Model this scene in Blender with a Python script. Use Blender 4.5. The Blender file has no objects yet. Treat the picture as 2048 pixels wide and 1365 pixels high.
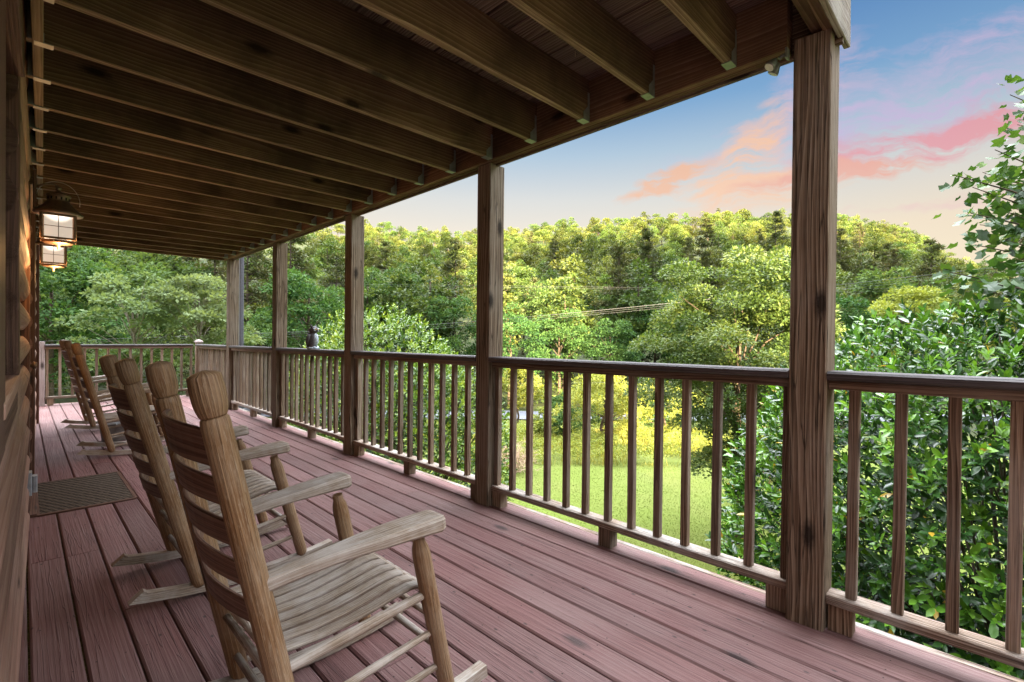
import bpy, math, random
import numpy as np
from mathutils import Vector, Matrix
R = math.radians
rnd = random.Random(7)
rng = np.random.default_rng(11)
S = bpy.context.scene
COL = S.collection

# ------------------------------------------------------------------ camera
FPX, YAW, PIT, ROL, EYE = 974.19, R(45.2157), R(-.4655), R(-.57876), 1.19784
Fv = Vector((math.sin(YAW)*math.cos(PIT), math.cos(YAW)*math.cos(PIT), math.sin(PIT)))
Rv = Vector((math.cos(YAW), -math.sin(YAW), 0)); Uv = Rv.cross(Fv)
R2 = Rv*math.cos(ROL)-Uv*math.sin(ROL); U2 = Rv*math.sin(ROL)+Uv*math.cos(ROL)
cam = bpy.data.objects.new('camera', bpy.data.cameras.new('camera')); COL.objects.link(cam)
cam.matrix_world = Matrix(((R2.x, U2.x, -Fv.x, 0), (R2.y, U2.y, -Fv.y, 0), (R2.z, U2.z, -Fv.z, EYE), (0, 0, 0, 1)))
cam.data.sensor_width = 36; cam.data.lens = FPX/2048*36
cam.data.clip_start = .01; cam.data.clip_end = 4000
S.camera = cam
FH = Vector((math.sin(YAW), math.cos(YAW), 0))        # horizontal view direction, only used to orient the valley
def fs(u, s): return (FH.x*u+Rv.x*s, FH.y*u+Rv.y*s)    # valley coordinates -> x, y

# ------------------------------------------------------------------ light
EXPOSURE = 3.55
SUN_EL, SUN_STR = R(14), 5.0
TR = (FH*math.cos(R(8))-Rv*math.sin(R(8))).normalized()      # the way the evening light travels over the ground
PERP = Vector((TR.y, -TR.x, 0))
S.view_settings.view_transform = 'Standard'; S.view_settings.look = 'None'
S.view_settings.exposure = EXPOSURE; S.view_settings.gamma = 1
sun = bpy.data.objects.new('sun', bpy.data.lights.new('sun', 'SUN')); COL.objects.link(sun)
sun.data.energy = SUN_STR; sun.data.angle = R(.5); sun.data.color = (1, .78, .46)
sd = Vector((TR.x*math.cos(SUN_EL), TR.y*math.cos(SUN_EL), -math.sin(SUN_EL)))
sun.rotation_euler = sd.to_track_quat('-Z', 'Y').to_euler()

W = bpy.data.worlds.new('World'); S.world = W; W.use_nodes = True
nt = W.node_tree; nt.nodes.clear()
class NG:
    """small node-graph helper"""
    def __init__(s, tree): s.t = tree
    def n(s, kind, **kw):
        nd = s.t.nodes.new(kind)
        for k, v in kw.items(): setattr(nd, k, v)
        return nd
    def l(s, a, b): s.t.links.new(a, b)
    def put(s, sock, v):
        if hasattr(v, 'is_linked') or isinstance(v, bpy.types.NodeSocket): s.l(v, sock)
        else: sock.default_value = v
    def m(s, op, a, b=0, c=None):
        nd = s.n('ShaderNodeMath', operation=op); s.put(nd.inputs[0], a); s.put(nd.inputs[1], b)
        if c is not None: s.put(nd.inputs[2], c)
        return nd.outputs[0]
    def vm(s, op, a, b=(0, 0, 0), out=0):
        nd = s.n('ShaderNodeVectorMath', operation=op); s.put(nd.inputs[0], a); s.put(nd.inputs[1], b)
        return nd.outputs['Value'] if op in ('DOT_PRODUCT', 'LENGTH') else nd.outputs[0]
    def xyz(s, x, y, z=0):
        nd = s.n('ShaderNodeCombineXYZ'); s.put(nd.inputs[0], x); s.put(nd.inputs[1], y); s.put(nd.inputs[2], z); return nd.outputs[0]
    def sep(s, v):
        nd = s.n('ShaderNodeSeparateXYZ'); s.l(v, nd.inputs[0]); return nd.outputs
    def noise(s, v, scale, detail=4, rough=.55, dist=0, out='Fac'):
        nd = s.n('ShaderNodeTexNoise'); s.put(nd.inputs['Vector'], v); nd.inputs['Scale'].default_value = scale
        nd.inputs['Detail'].default_value = detail; nd.inputs['Roughness'].default_value = rough
        nd.inputs['Distortion'].default_value = dist; return nd.outputs[out]
    def ramp(s, f, stops, interp='LINEAR'):
        nd = s.n('ShaderNodeValToRGB'); s.put(nd.inputs[0], f); e = nd.color_ramp.elements; nd.color_ramp.interpolation = interp
        while len(e) < len(stops): e.new(.5)
        for i, (p, c) in enumerate(stops):
            e[i].position = p; e[i].color = (c[0], c[1], c[2], 1) if isinstance(c, tuple) else (c, c, c, 1)
        return nd.outputs[0]
    def mix(s, f, a, b, mode='MIX'):
        nd = s.n('ShaderNodeMix', data_type='RGBA', blend_type=mode)
        s.put(nd.inputs[0], f)
        for i, v in ((6, a), (7, b)):
            if isinstance(v, tuple): v = (v[0], v[1], v[2], 1)
            s.put(nd.inputs[i], v)
        return nd.outputs[2]
    def mapr(s, v, a, b, c, d):
        nd = s.n('ShaderNodeMapRange'); s.put(nd.inputs[0], v)
        for i, q in enumerate((a, b, c, d)): nd.inputs[i+1].default_value = q
        return nd.outputs[0]

g = NG(nt)
def lin(r, gg, b, k=1.0):
    f = lambda c: ((c/255+.055)/1.055)**2.4 if c > 10 else c/255/12.92
    return (f(r)*k, f(gg)*k, f(b)*k)
SKYK = .82/2**EXPOSURE
dirv = g.n('ShaderNodeTexCoord').outputs['Generated']
dz = g.sep(dirv)[2]
df = g.vm('DOT_PRODUCT', dirv, tuple(FH)); dr = g.vm('DOT_PRODUCT', dirv, tuple(Rv))
dfc = g.m('MAXIMUM', df, .05)
qa = g.m('DIVIDE', dr, dfc); qe = g.m('DIVIDE', dz, dfc)         # bearing and height seen from the valley axis (infinitely far)
base = g.ramp(dz, [(0, lin(240, 205, 155, SKYK)), (.19, lin(240, 206, 158, SKYK)), (.27, lin(216, 202, 180, SKYK)), (.345, lin(168, 182, 190, SKYK)),
                   (.42, lin(102, 146, 186, SKYK)), (.50, lin(66, 118, 174, SKYK)), (.68, lin(110, 155, 205, SKYK)), (1, lin(150, 185, 225, SKYK))])
# evening cloud streaks
wv = g.xyz(qa, qe, 0)
warp = g.vm('SUBTRACT', g.noise(wv, 5, 4, .6, out='Color'), (.5, .5, .5))
wp = g.vm('ADD', wv, g.vm('MULTIPLY', warp, (.16, .10, 0)))
ws = g.sep(wp)
fine = g.noise(g.vm('MULTIPLY', g.xyz(g.m('ADD', ws[0], g.m('MULTIPLY', ws[1], .8)), g.m('SUBTRACT', ws[1], g.m('MULTIPLY', ws[0], .22)), 0), (2.4, 11, 1)), 2.4, 7, .66)
def blob(cx, cy, rx, ry, ang, pw=1.0):
    c, s_ = math.cos(ang), math.sin(ang)
    x = g.m('SUBTRACT', ws[0], cx); y = g.m('SUBTRACT', ws[1], cy)
    a = g.m('DIVIDE', g.m('ADD', g.m('MULTIPLY', x, c), g.m('MULTIPLY', y, s_)), rx*1.08)
    b = g.m('DIVIDE', g.m('SUBTRACT', g.m('MULTIPLY', y, c), g.m('MULTIPLY', x, s_)), ry*1.1)
    d = g.m('ADD', g.m('MULTIPLY', a, a), g.m('MULTIPLY', b, b))
    return g.m('MULTIPLY', g.m('EXPONENT', g.m('MULTIPLY', d, -1.2)), pw)
def cloud(col, blobs, colour, lo=.18, hi=.75):
    t = None
    for bb in blobs: t = blob(*bb) if t is None else g.m('MAXIMUM', t, blob(*bb))
    f = g.m('MULTIPLY', t, g.mapr(fine, .34, .64, .05, 1.45))
    f = g.mapr(f, lo, hi, 0, 1)
    return g.mix(g.m('MULTIPLY', f, .92), col, colour)
col = base
col = cloud(col, [(.80, .47, .42, .07, .25, 1), (1.0, .62, .3, .05, .28, .8)], lin(196, 168, 196, SKYK), .15, 1.1)
col = cloud(col, [(.98, .45, .40, .035, .24, 1), (.80, .395, .28, .03, .2, .9), (1.2, .5, .3, .05, .2, 1)], lin(232, 128, 116, SKYK), .13, .85)
col = cloud(col, [(.62, .52, .14, .06, .7, .9), (.50, .40, .09, .06, .9, .7)], lin(212, 172, 188, SKYK), .15, 1.1)
col = cloud(col, [(.465, .36, .13, .05, .9, 1), (.50, .305, .16, .045, .1, .9), (.44, .31, .06, .09, 1.2, .8)], lin(252, 184, 110, SKYK), .10, .8)
col = cloud(col, [(.31, .325, .10, .024, .42, 1.15), (.35, .35, .04, .02, .3, 1)], lin(244, 166, 78, SKYK), .2, .7)
col = cloud(col, [(.70, .345, .16, .022, .18, 1.1), (.56, .325, .10, .016, .3, .9)], lin(238, 150, 96, SKYK), .2, .75)
col = cloud(col, [(.88, .28, .25, .01, .12, .9), (1.0, .31, .2, .012, .15, .8)], lin(235, 190, 160, SKYK), .25, .9)
# high bright veil overhead, added above what the porch frames, to light it
hi = g.mapr(dz, .50, .80, 0, 1)
fill_veil = g.mix(g.noise(dirv, 2.5, 4, .5), (1.15, 1.2, 1.3), (1.9, 1.95, 2.05))
col = g.mix(hi, col, fill_veil)
# added bright glow in the rest of the sky (away from the valley view), to light the porch
side = g.mapr(df, .25, -.35, 0, 1)
fill_glow = g.mix(g.mapr(dz, 0, .45, 0, 1), (.14, .11, .08), (.30, .30, .32))
col = g.mix(side, col, fill_glow)
sky = g.n('ShaderNodeTexSky', sky_type='NISHITA'); sky.sun_disc = False
sky.sun_elevation = SUN_EL; sky.sun_rotation = math.atan2(-TR.x, -TR.y)
b1 = g.n('ShaderNodeBackground'); g.l(col, b1.inputs[0]); b1.inputs[1].default_value = 1
b2 = g.n('ShaderNodeBackground'); g.l(sky.outputs[0], b2.inputs[0]); b2.inputs[1].default_value = .006
ad = g.n('ShaderNodeAddShader'); g.l(b1.outputs[0], ad.inputs[0]); g.l(b2.outputs[0], ad.inputs[1])
wo = g.n('ShaderNodeOutputWorld'); g.l(ad.outputs[0], wo.inputs[0])
S.cycles.max_bounces = 6; S.cycles.diffuse_bounces = 3; S.cycles.glossy_bounces = 2; S.cycles.transmission_bounces = 4
S.cycles.transparent_max_bounces = 8; S.cycles.sample_clamp_indirect = 6
S.cycles.use_denoising = True

# ------------------------------------------------------------------ object helpers
def tag(o, label=None, cat=None, group=None, kind=None):
    if label: o['label'] = label
    if cat: o['category'] = cat
    if group: o['group'] = group
    if kind: o['kind'] = kind
    return o
def empty(name, loc=(0, 0, 0), rz=0):
    o = bpy.data.objects.new(name, None); COL.objects.link(o); o.location = loc; o.rotation_euler = (0, 0, rz); o.empty_display_size = .1
    return o
def link(name, me, parent=None):
    o = bpy.data.objects.new(name, me); COL.objects.link(o)
    if parent: o.parent = parent
    return o
def copy_tree(o, parent=None):
    c = o.copy(); COL.objects.link(c); c.parent = parent
    for ch in list(o.children): copy_tree(ch, c)
    return c

class MB:
    """collects faces of one mesh; every face carries (u along the grain, v across) and a random pair per board"""
    def __init__(s): s.v = []; s.f = []; s.uv = []; s.r = []; s.sm = []; s.mi = []
    def face(s, pts, uvs, r, smooth=False, mi=0):
        i = len(s.v); s.v += [tuple(p) for p in pts]; s.f.append(tuple(range(i, i+len(pts)))); s.uv.append(uvs); s.r.append(r); s.sm.append(smooth); s.mi.append(mi)
    def sweep(s, sec, frames, caps=True, smooth=False, r=None, mi=0, closed=True):
        """sec: list of (a,b); frames: list of (origin, A, B, scale); grain runs along the frames"""
        r = r or (rnd.random(), rnd.random()); ou, ov = r[0]*40, r[1]*40
        n = len(sec); base = len(s.v); L = 0; us = []
        for k, (o, A, B, sc) in enumerate(frames):
            if k: L += (Vector(o)-Vector(frames[k-1][0])).length
            us.append(L)
            sx, sy = sc if isinstance(sc, tuple) else (sc, sc)
            for (a, b) in sec: s.v.append(tuple(Vector(o)+A*(a*sx)+B*(b*sy)))
        per = [0]
        for i in range(n): per.append(per[-1]+math.dist(sec[i], sec[(i+1) % n]))
        for k in range(len(frames)-1):
            for i in range(n if closed else n-1):
                j = (i+1) % n
                s.f.append((base+k*n+i, base+k*n+j, base+(k+1)*n+j, base+(k+1)*n+i))
                s.uv.append(((us[k]+ou, per[i]+ov), (us[k]+ou, per[i+1]+ov), (us[k+1]+ou, per[i+1]+ov), (us[k+1]+ou, per[i]+ov)))
                s.r.append(r); s.sm.append(smooth); s.mi.append(mi)
        if caps:
            for k, rev in ((0, True), (len(frames)-1, False)):
                idx = [base+k*n+i for i in range(n)]; uv = [(a*.25+ou, b+ov) for a, b in sec]
                if rev: idx = idx[::-1]; uv = uv[::-1]
                s.f.append(tuple(idx)); s.uv.append(tuple(uv)); s.r.append(r); s.sm.append(False); s.mi.append(mi)
    def bar(s, p0, p1, w, h, up=(0, 0, 1), ch=.003, r=None, mi=0, nseg=1):
        """a sawn board from p0 to p1, w wide, h deep (h along up), its long edges eased by ch"""
        p0, p1 = Vector(p0), Vector(p1); d = (p1-p0).normalized(); up = Vector(up)
        A = d.cross(up).normalized(); B = A.cross(d).normalized(); w2, h2 = w/2, h/2; c = min(ch, w2*.8, h2*.8)
        sec = [(-w2+c, -h2), (w2-c, -h2), (w2, -h2+c), (w2, h2-c), (w2-c, h2), (-w2+c, h2), (-w2, h2-c), (-w2, -h2+c)]
        s.sweep(sec, [(p0.lerp(p1, i/nseg), A, B, 1) for i in range(nseg+1)], r=r, mi=mi)
    def box(s, x0, x1, y0, y1, z0, z1, ch=.002, axis=None, r=None, mi=0):
        dx, dy, dz_ = x1-x0, y1-y0, z1-z0; cx, cy, cz = (x0+x1)/2, (y0+y1)/2, (z0+z1)/2
        ax = axis if axis is not None else max(range(3), key=lambda i: (dx, dy, dz_)[i])
        if ax == 0: s.bar((x0, cy, cz), (x1, cy, cz), dy, dz_, (0, 0, 1), ch, r, mi)
        elif ax == 1: s.bar((cx, y0, cz), (cx, y1, cz), dx, dz_, (0, 0, 1), ch, r, mi)
        else: s.bar((cx, cy, z0), (cx, cy, z1), dy, dx, (1, 0, 0), ch, r, mi)
    def rod(s, pts, radii, seg=12, r=None, mi=0, caps=True, flat=1.0):
        pts = [Vector(p) for p in pts]
        if not isinstance(radii, (list, tuple)): radii = [radii]*len(pts)
        sec = [(math.cos(2*math.pi*i/seg), math.sin(2*math.pi*i/seg)*flat) for i in range(seg)]
        fr = []; ref = None
        for i, p in enumerate(pts):
            d = (pts[min(i+1, len(pts)-1)]-pts[max(i-1, 0)]).normalized()
            if ref is None: ref = Vector((0, 0, 1)) if abs(d.z) < .8 else Vector((1, 0, 0))
            A = d.cross(ref); A.normalize(); B = A.cross(d).normalized(); ref = B
            fr.append((p, A, B, max(radii[i], 1e-4)))
        per = 2*math.pi*max(radii)
        r = r or (rnd.random(), rnd.random()); ou, ov = r[0]*40, r[1]*40
        n = seg; base = len(s.v); L = 0; us = []
        for k, (o, A, B, sc) in enumerate(fr):
            if k: L += (o-fr[k-1][0]).length
            us.append(L)
            for a, b in sec: s.v.append(tuple(o+A*(a*sc)+B*(b*sc)))
        for k in range(len(fr)-1):
            for i in range(n):
                j = (i+1) % n
                s.f.append((base+k*n+i, base+k*n+j, base+(k+1)*n+j, base+(k+1)*n+i))
                a0, a1 = per*i/n+ov, per*(i+1)/n+ov
                s.uv.append(((us[k]+ou, a0), (us[k]+ou, a1), (us[k+1]+ou, a1), (us[k+1]+ou, a0))); s.r.append(r); s.sm.append(True); s.mi.append(mi)
        if caps:
            for k, rev in ((0, True), (len(fr)-1, False)):
                idx = [base+k*n+i for i in range(n)]; uv = [(sec[i][0]*fr[k][3]*.3+ou, sec[i][1]*fr[k][3]+ov) for i in range(n)]
                if rev: idx = idx[::-1]; uv = uv[::-1]
                s.f.append(tuple(idx)); s.uv.append(tuple(uv)); s.r.append(r); s.sm.append(False); s.mi.append(mi)
    def mesh(s, name, mats):
        me = bpy.data.meshes.new(name); me.from_pydata(s.v, [], s.f)
        for m in (mats if isinstance(mats, (list, tuple)) else [mats]): me.materials.append(m)
        u1 = me.uv_layers.new(name='grain'); u2 = me.uv_layers.new(name='board')
        fl = [c for f in s.uv for uv in f for c in uv]; u1.data.foreach_set('uv', fl)
        fl = [c for f, r in zip(s.f, s.r) for _ in f for c in r]; u2.data.foreach_set('uv', fl)
        me.polygons.foreach_set('use_smooth', s.sm); me.polygons.foreach_set('material_index', s.mi); me.update()
        return me
    def build(s, name, mats, parent=None): return link(name, s.mesh(name, mats), parent)

def np_mesh(name, V, T, face_sizes, rv, mat, smooth=False):
    """V (n,k,3) template copies, T flat vertex order of one template, rv (n,2) random pair per copy"""
    n, k = V.shape[:2]; T = np.asarray(T, np.int32); fsz = np.asarray(face_sizes, np.int32)
    me = bpy.data.meshes.new(name); me.vertices.add(n*k); me.vertices.foreach_set('co', V.reshape(-1).astype(np.float32))
    loops = (np.arange(n, dtype=np.int32)[:, None]*k+T[None]).reshape(-1)
    me.loops.add(len(loops)); me.loops.foreach_set('vertex_index', loops)
    tot = np.tile(fsz, n); me.polygons.add(len(tot)); st = np.concatenate([[0], np.cumsum(tot)[:-1]]).astype(np.int32)
    me.polygons.foreach_set('loop_start', st); me.polygons.foreach_set('loop_total', tot.astype(np.int32))
    uv = me.uv_layers.new(name='board'); uv.data.foreach_set('uv', np.repeat(rv, len(T), axis=0).reshape(-1).astype(np.float32))
    me.polygons.foreach_set('use_smooth', np.full(len(tot), smooth)); me.materials.append(mat); me.update(calc_edges=True); me.validate()
    return me

# ------------------------------------------------------------------ materials
def new_mat(name):
    m = bpy.data.materials.new(name); m.use_nodes = True; m.node_tree.nodes.clear(); return m, NG(m.node_tree)
def finish(gg, color, rough=.6, bump=None, bstr=.3, bdist=.01, spec=.4, metal=0, emit=None, extra=None):
    p = gg.n('ShaderNodeBsdfPrincipled'); gg.put(p.inputs['Base Color'], (*color, 1) if isinstance(color, tuple) else color)
    gg.put(p.inputs['Roughness'], rough); p.inputs['Specular IOR Level'].default_value = spec; p.inputs['Metallic'].default_value = metal
    if bump is not None:
        b = gg.n('ShaderNodeBump'); b.inputs['Strength'].default_value = bstr; b.inputs['Distance'].default_value = bdist
        gg.l(bump, b.inputs['Height']); gg.l(b.outputs[0], p.inputs['Normal'])
    if emit: p.inputs['Emission Color'].default_value = (*emit[0], 1); p.inputs['Emission Strength'].default_value = emit[1]
    o = gg.n('ShaderNodeOutputMaterial'); gg.l(p.outputs[0], o.inputs[0]); return p
def uvn(gg, name): return gg.n('ShaderNodeUVMap', uv_map=name).outputs[0]

def wood(name, dark, mid, light, weather=None, wamt=.5, knots=.0, rough=.75, gs=1.0, bstr=.5, bdist=.004, var=.35, spec=.25, cracks=0, wear_scale=1.6, fleck=0, spots=0, con=.14):
    m, q = new_mat(name); u = uvn(q, 'grain'); bd = q.sep(uvn(q, 'board'))
    us = q.sep(u)
    # cathedral figure: rings warped by low noise along the grain
    low = q.noise(q.xyz(q.m('MULTIPLY', us[0], .42), q.m('MULTIPLY', us[1], 4.2)), 1.5*gs, 2, .45)
    ringv = q.m('ADD', q.m('MULTIPLY', us[1], 60*gs), q.m('MULTIPLY', low, 9))
    ring = q.m('FRACT', ringv); ring = q.m('POWER', ring, 2.2)
    streak = q.noise(q.xyz(q.m('MULTIPLY', us[0], 1.7*gs), q.m('MULTIPLY', us[1], 190*gs)), 1, 5, .65)
    fib = q.noise(q.xyz(q.m('MULTIPLY', us[0], 7*gs), q.m('MULTIPLY', us[1], 620*gs)), 1, 3, .6)
    f = q.m('ADD', q.m('MULTIPLY', ring, .24), q.m('ADD', q.m('MULTIPLY', streak, .60), q.m('MULTIPLY', fib, .34)))
    c = q.ramp(f, [(.53-con, dark), (.53, mid), (.54+con, light)])
    h = q.m('ADD', q.m('MULTIPLY', ring, -.55), q.m('ADD', q.m('MULTIPLY', streak, .9), q.m('MULTIPLY', fib, .5)))
    oc = q.n('ShaderNodeTexCoord').outputs['Object']
    if weather:
        wn = q.noise(q.vm('ADD', oc, q.xyz(q.m('MULTIPLY', bd[0], 9), q.m('MULTIPLY', bd[1], 9), 0)), wear_scale, 5, .6)
        wf = q.mapr(q.m('ADD', wn, q.m('MULTIPLY', q.m('SUBTRACT', streak, .5), .5)), .42, .66, 0, wamt)
        c = q.mix(wf, c, weather)
    if fleck:
        fl = q.noise(q.xyz(q.m('MULTIPLY', us[0], 22), q.m('MULTIPLY', us[1], 300)), 1, 4, .7)
        c = q.mix(q.mapr(fl, .52, .62, 0, fleck), c, weather or light)
    if knots:
        vo = q.n('ShaderNodeTexVoronoi', voronoi_dimensions='2D'); q.put(vo.inputs['Vector'], q.xyz(q.m('MULTIPLY', us[0], 2.1), q.m('MULTIPLY', us[1], 5.2)))
        vo.inputs['Scale'].default_value = 1; vo.inputs['Randomness'].default_value = 1
        on = q.m('GREATER_THAN', q.sep(vo.outputs['Color'])[0], 1-knots)
        kd = q.m('ADD', vo.outputs['Distance'], q.m('MULTIPLY', q.m('SUBTRACT', q.noise(u, 60, 2), .5), .06))
        k = q.m('MULTIPLY', on, q.mapr(kd, .17, .06, 0, .9))
        c = q.mix(k, c, tuple(x*.22 for x in dark))
        h = q.m('SUBTRACT', h, q.m('MULTIPLY', k, .7))
    if spots:
        vs = q.n('ShaderNodeTexVoronoi', voronoi_dimensions='2D'); q.put(vs.inputs['Vector'], q.xyz(q.m('MULTIPLY', us[0], 5.5), q.m('MULTIPLY', us[1], 11))); vs.inputs['Scale'].default_value = 1
        so_ = q.m('MULTIPLY', q.m('GREATER_THAN', q.sep(vs.outputs['Color'])[0], 1-spots), q.mapr(vs.outputs['Distance'], .075, .03, 0, .85))
        c = q.mix(so_, c, tuple(x*.2 for x in dark))
        ch = q.noise(oc, .75, 3, .5); c = q.mix(q.mapr(ch, .45, .72, 0, .28), c, (.20, .15, .145))
    if cracks:
        cn = q.noise(q.xyz(q.m('MULTIPLY', us[0], 1.1), q.m('MULTIPLY', us[1], 34)), 1, 2, .4)
        ck = q.m('MULTIPLY', q.mapr(q.m('ABSOLUTE', q.m('SUBTRACT', cn, .5)), .0, .014, 1, 0), cracks)
        c = q.mix(ck, c, tuple(x*.18 for x in dark)); h = q.m('SUBTRACT', h, q.m('MULTIPLY', ck, 1.6))
    val = q.m('ADD', 1-var/2, q.m('MULTIPLY', bd[1], var))
    c = q.mix(1, c, q.xyz(val, val, val), 'MULTIPLY')
    finish(q, c, q.mapr(streak, .3, .7, rough+.1, rough-.12), h, bstr, bdist, spec)
    return m

M = {}
M['deck'] = wood('deck_stain', (.092, .040, .037), (.148, .066, .061), (.20, .102, .095), (.23, .165, .155), .38, .05, .66, .8, .8, .004, .34, .35, .35, 1.1, spots=.16, con=.38)
M['post'] = wood('weathered_post', (.046, .029, .018), (.138, .094, .060), (.29, .23, .165), (.27, .235, .195), .45, .22, .8, .8, .9, .005, .25, .2, .7)
M['rail'] = wood('weathered_rail', (.052, .031, .02), (.15, .10, .066), (.30, .225, .16), (.29, .255, .215), .6, .12, .8, 1.1, .7, .003, .6, .2, .3)
M['toe'] = wood('grey_bottom_rail', (.09, .06, .042), (.20, .14, .10), (.36, .29, .235), (.46, .44, .41), .7, .08, .85, 1.2, .9, .004, .3, .2, .7, 3)
M['cap'] = wood('dark_rail_cap', (.018, .015, .016), (.036, .030, .031), (.075, .064, .064), (.13, .115, .115), .35, .0, .62, 1.3, .4, .002, .2, .4)
M['joist'] = wood('stained_joist', (.060, .034, .020), (.155, .092, .054), (.27, .185, .12), (.028, .018, .012), .75, .2, .8, .9, .45, .004, .6, .15, .2, 1.6, con=.22)
M['edge'] = wood('lit_joist_underside', (.13, .085, .05), (.24, .165, .10), (.38, .28, .19), (.10, .06, .04), .5, .1, .8, .9, .4, .003, .4, .15, .2, 3)  # joist bottoms coloured paler to carry the light from below
M['decking'] = wood('underside_decking', (.06, .034, .026), (.145, .092, .072), (.24, .17, .14), (.13, .105, .095), .5, .12, .85, .9, .4, .003, .6, .15, .2)
M['log'] = wood('stained_log', (.19, .095, .066), (.29, .165, .12), (.37, .235, .18), (.38, .27, .21), .45, .10, .6, .6, .35, .003, .6, .3, .3, con=.3)
M['trim'] = wood('dark_trim', (.05, .022, .014), (.10, .046, .028), (.16, .08, .05), (.15, .10, .08), .4, .08, .6, 1.0, .4, .003, .2, .3, .2)
M['ledger'] = wood('pale_trim', (.13, .085, .04), (.22, .15, .08), (.30, .21, .12), None, 0, .05, .7, 1.0, .3, .003, .2, .3)
M['chair'] = wood('oiled_chair', (.075, .036, .014), (.19, .098, .040), (.30, .18, .085), (.36, .28, .19), .40, .06, .55, 1.3, .6, .0025, .15, .35, .25, 5, .6, con=.2)
M['seat'] = wood('weathered_seat', (.10, .072, .048), (.25, .19, .135), (.42, .36, .28), (.52, .49, .45), .6, .03, .7, 1.6, .5, .002, .3, .3, .25, 6, .45, con=.27)
M['back'] = wood('red_back_slat', (.06, .026, .016), (.125, .060, .038), (.19, .105, .072), (.17, .11, .08), .4, .02, .5, .9, .3, .002, .15, .4, 0, 4)
M['greywood'] = wood('greyed_post', (.16, .12, .115), (.27, .215, .205), (.40, .34, .33), (.46, .42, .41), .5, .05, .85, .9, .7, .004, .2, .2, .6)

def plain(name, c, rough=.5, metal=0, spec=.4, nscale=30, namt=.25, bstr=.15):
    m, q = new_mat(name); oc = q.n('ShaderNodeTexCoord').outputs['Object']
    n = q.noise(oc, nscale, 5, .6); v = q.mapr(n, .25, .75, 1-namt, 1+namt)
    finish(q, q.mix(1, c, q.xyz(v, v, v), 'MULTIPLY'), q.mapr(n, .3, .7, rough-.08, rough+.1), n, bstr, .003, spec, metal); return m
M['zinc'] = plain('galvanised_hanger', (.27, .29, .29), .5, .6, .5, 25, .3)
M['nail'] = plain('nail_head', (.5, .38, .25), .5, .8)
M['rust'] = plain('rusty_screw', (.035, .022, .018), .7, .3)
M['bronze'] = plain('bronze_lantern', (.20, .14, .10), .45, .7, .5, 40, .3)
M['pale_metal'] = plain('hat_underside', (.62, .46, .36), .55, .2, .4, 30, .15)
M['wire'] = plain('bail_wire', (.5, .42, .36), .35, .9)
M['bucket'] = plain('painted_steel_tub', (.17, .155, .145), .55, .5, .4, 18, .45)
M['rim'] = plain('bright_zinc', (.55, .62, .66), .35, .8, .5, 22, .25)
M['owl'] = plain('dark_resin', (.05, .045, .048), .6, 0, .4, 60, .6, .6)
M['owl_pale'] = plain('pale_resin', (.35, .40, .45), .6, 0, .4, 70, .6, .6)
M['eye'] = plain('amber_eye', (.55, .35, .05), .25)
M['outlet'] = plain('grey_plastic', (.30, .33, .35), .45)
M['spot'] = plain('lamp_housing', (.16, .19, .17), .4, .3)
M['spotglass'] = plain('lamp_lens', (.75, .78, .75), .15, 0, .6)
M['gutter'] = plain('downspout_paint', (.12, .12, .15), .4, .2)
M['cable'] = plain('cable', (.09, .09, .095), .7)
M['asphalt'] = plain('asphalt', (.13, .14, .16), .8, 0, .3, 4, .2)
M['roof'] = plain('roof_shingle', (.09, .07, .06), .9, 0, .2, 6, .4)
M['bark'] = plain('bark', (.085, .065, .05), .9, 0, .15, 9, .55, .8)
M['bark_pale'] = plain('pale_bark', (.20, .175, .145), .9, 0, .15, 9, .45, .8)
M['twig'] = plain('dry_twig', (.46, .33, .24), .9, 0, .15, 20, .3)
def glass_lit(name, s):
    m, q = new_mat(name); oc = q.n('ShaderNodeTexCoord').outputs['Object']
    n = q.noise(oc, 60, 4, .6); 
    p = finish(q, (.75, .72, .68), .35, n, .4, .004, .5)
    lw = q.vm('LENGTH', q.vm('MULTIPLY', oc, (1, 1, 1.15)))
    e = q.mapr(lw, .04, .125, 1.0, .16); e = q.m('MULTIPLY', q.m('POWER', e, 1.5), s*.8); q.l(e, p.inputs['Emission Strength'])
    p.inputs['Emission Color'].default_value = (1, .86, .72, 1); return m
M['pane'] = glass_lit('seeded_lamp_glass', .85)
def win_glass():
    m, q = new_mat('window_glass'); finish(q, (.02, .022, .025), .05, None, spec=.6); return m
M['glass'] = win_glass()
def mat_mat():
    m, q = new_mat('woven_mat'); u = uvn(q, 'grain'); s_ = q.sep(u)
    wx = q.m('SINE', q.m('MULTIPLY', s_[0], 2*math.pi/.042)); row = q.m('FLOOR', q.m('DIVIDE', s_[1], .03))
    wx2 = q.m('SINE', q.m('ADD', q.m('MULTIPLY', s_[0], 2*math.pi/.042), q.m('MULTIPLY', row, 2.1)))
    wy = q.m('ABSOLUTE', q.m('SINE', q.m('MULTIPLY', s_[1], math.pi/.03)))
    h = q.m('MULTIPLY', q.m('ADD', q.m('MULTIPLY', wx2, .5), .5), wy)
    n = q.noise(u, 40, 4, .6)
    c = q.mix(h, (.016, .012, .009), (.15, .12, .09)); c = q.mix(q.mapr(n, .45, .7, 0, .5), c, (.16, .13, .10))
    finish(q, c, .9, h, 1.0, .006, .15); return m
M['mat'] = mat_mat()
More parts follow.
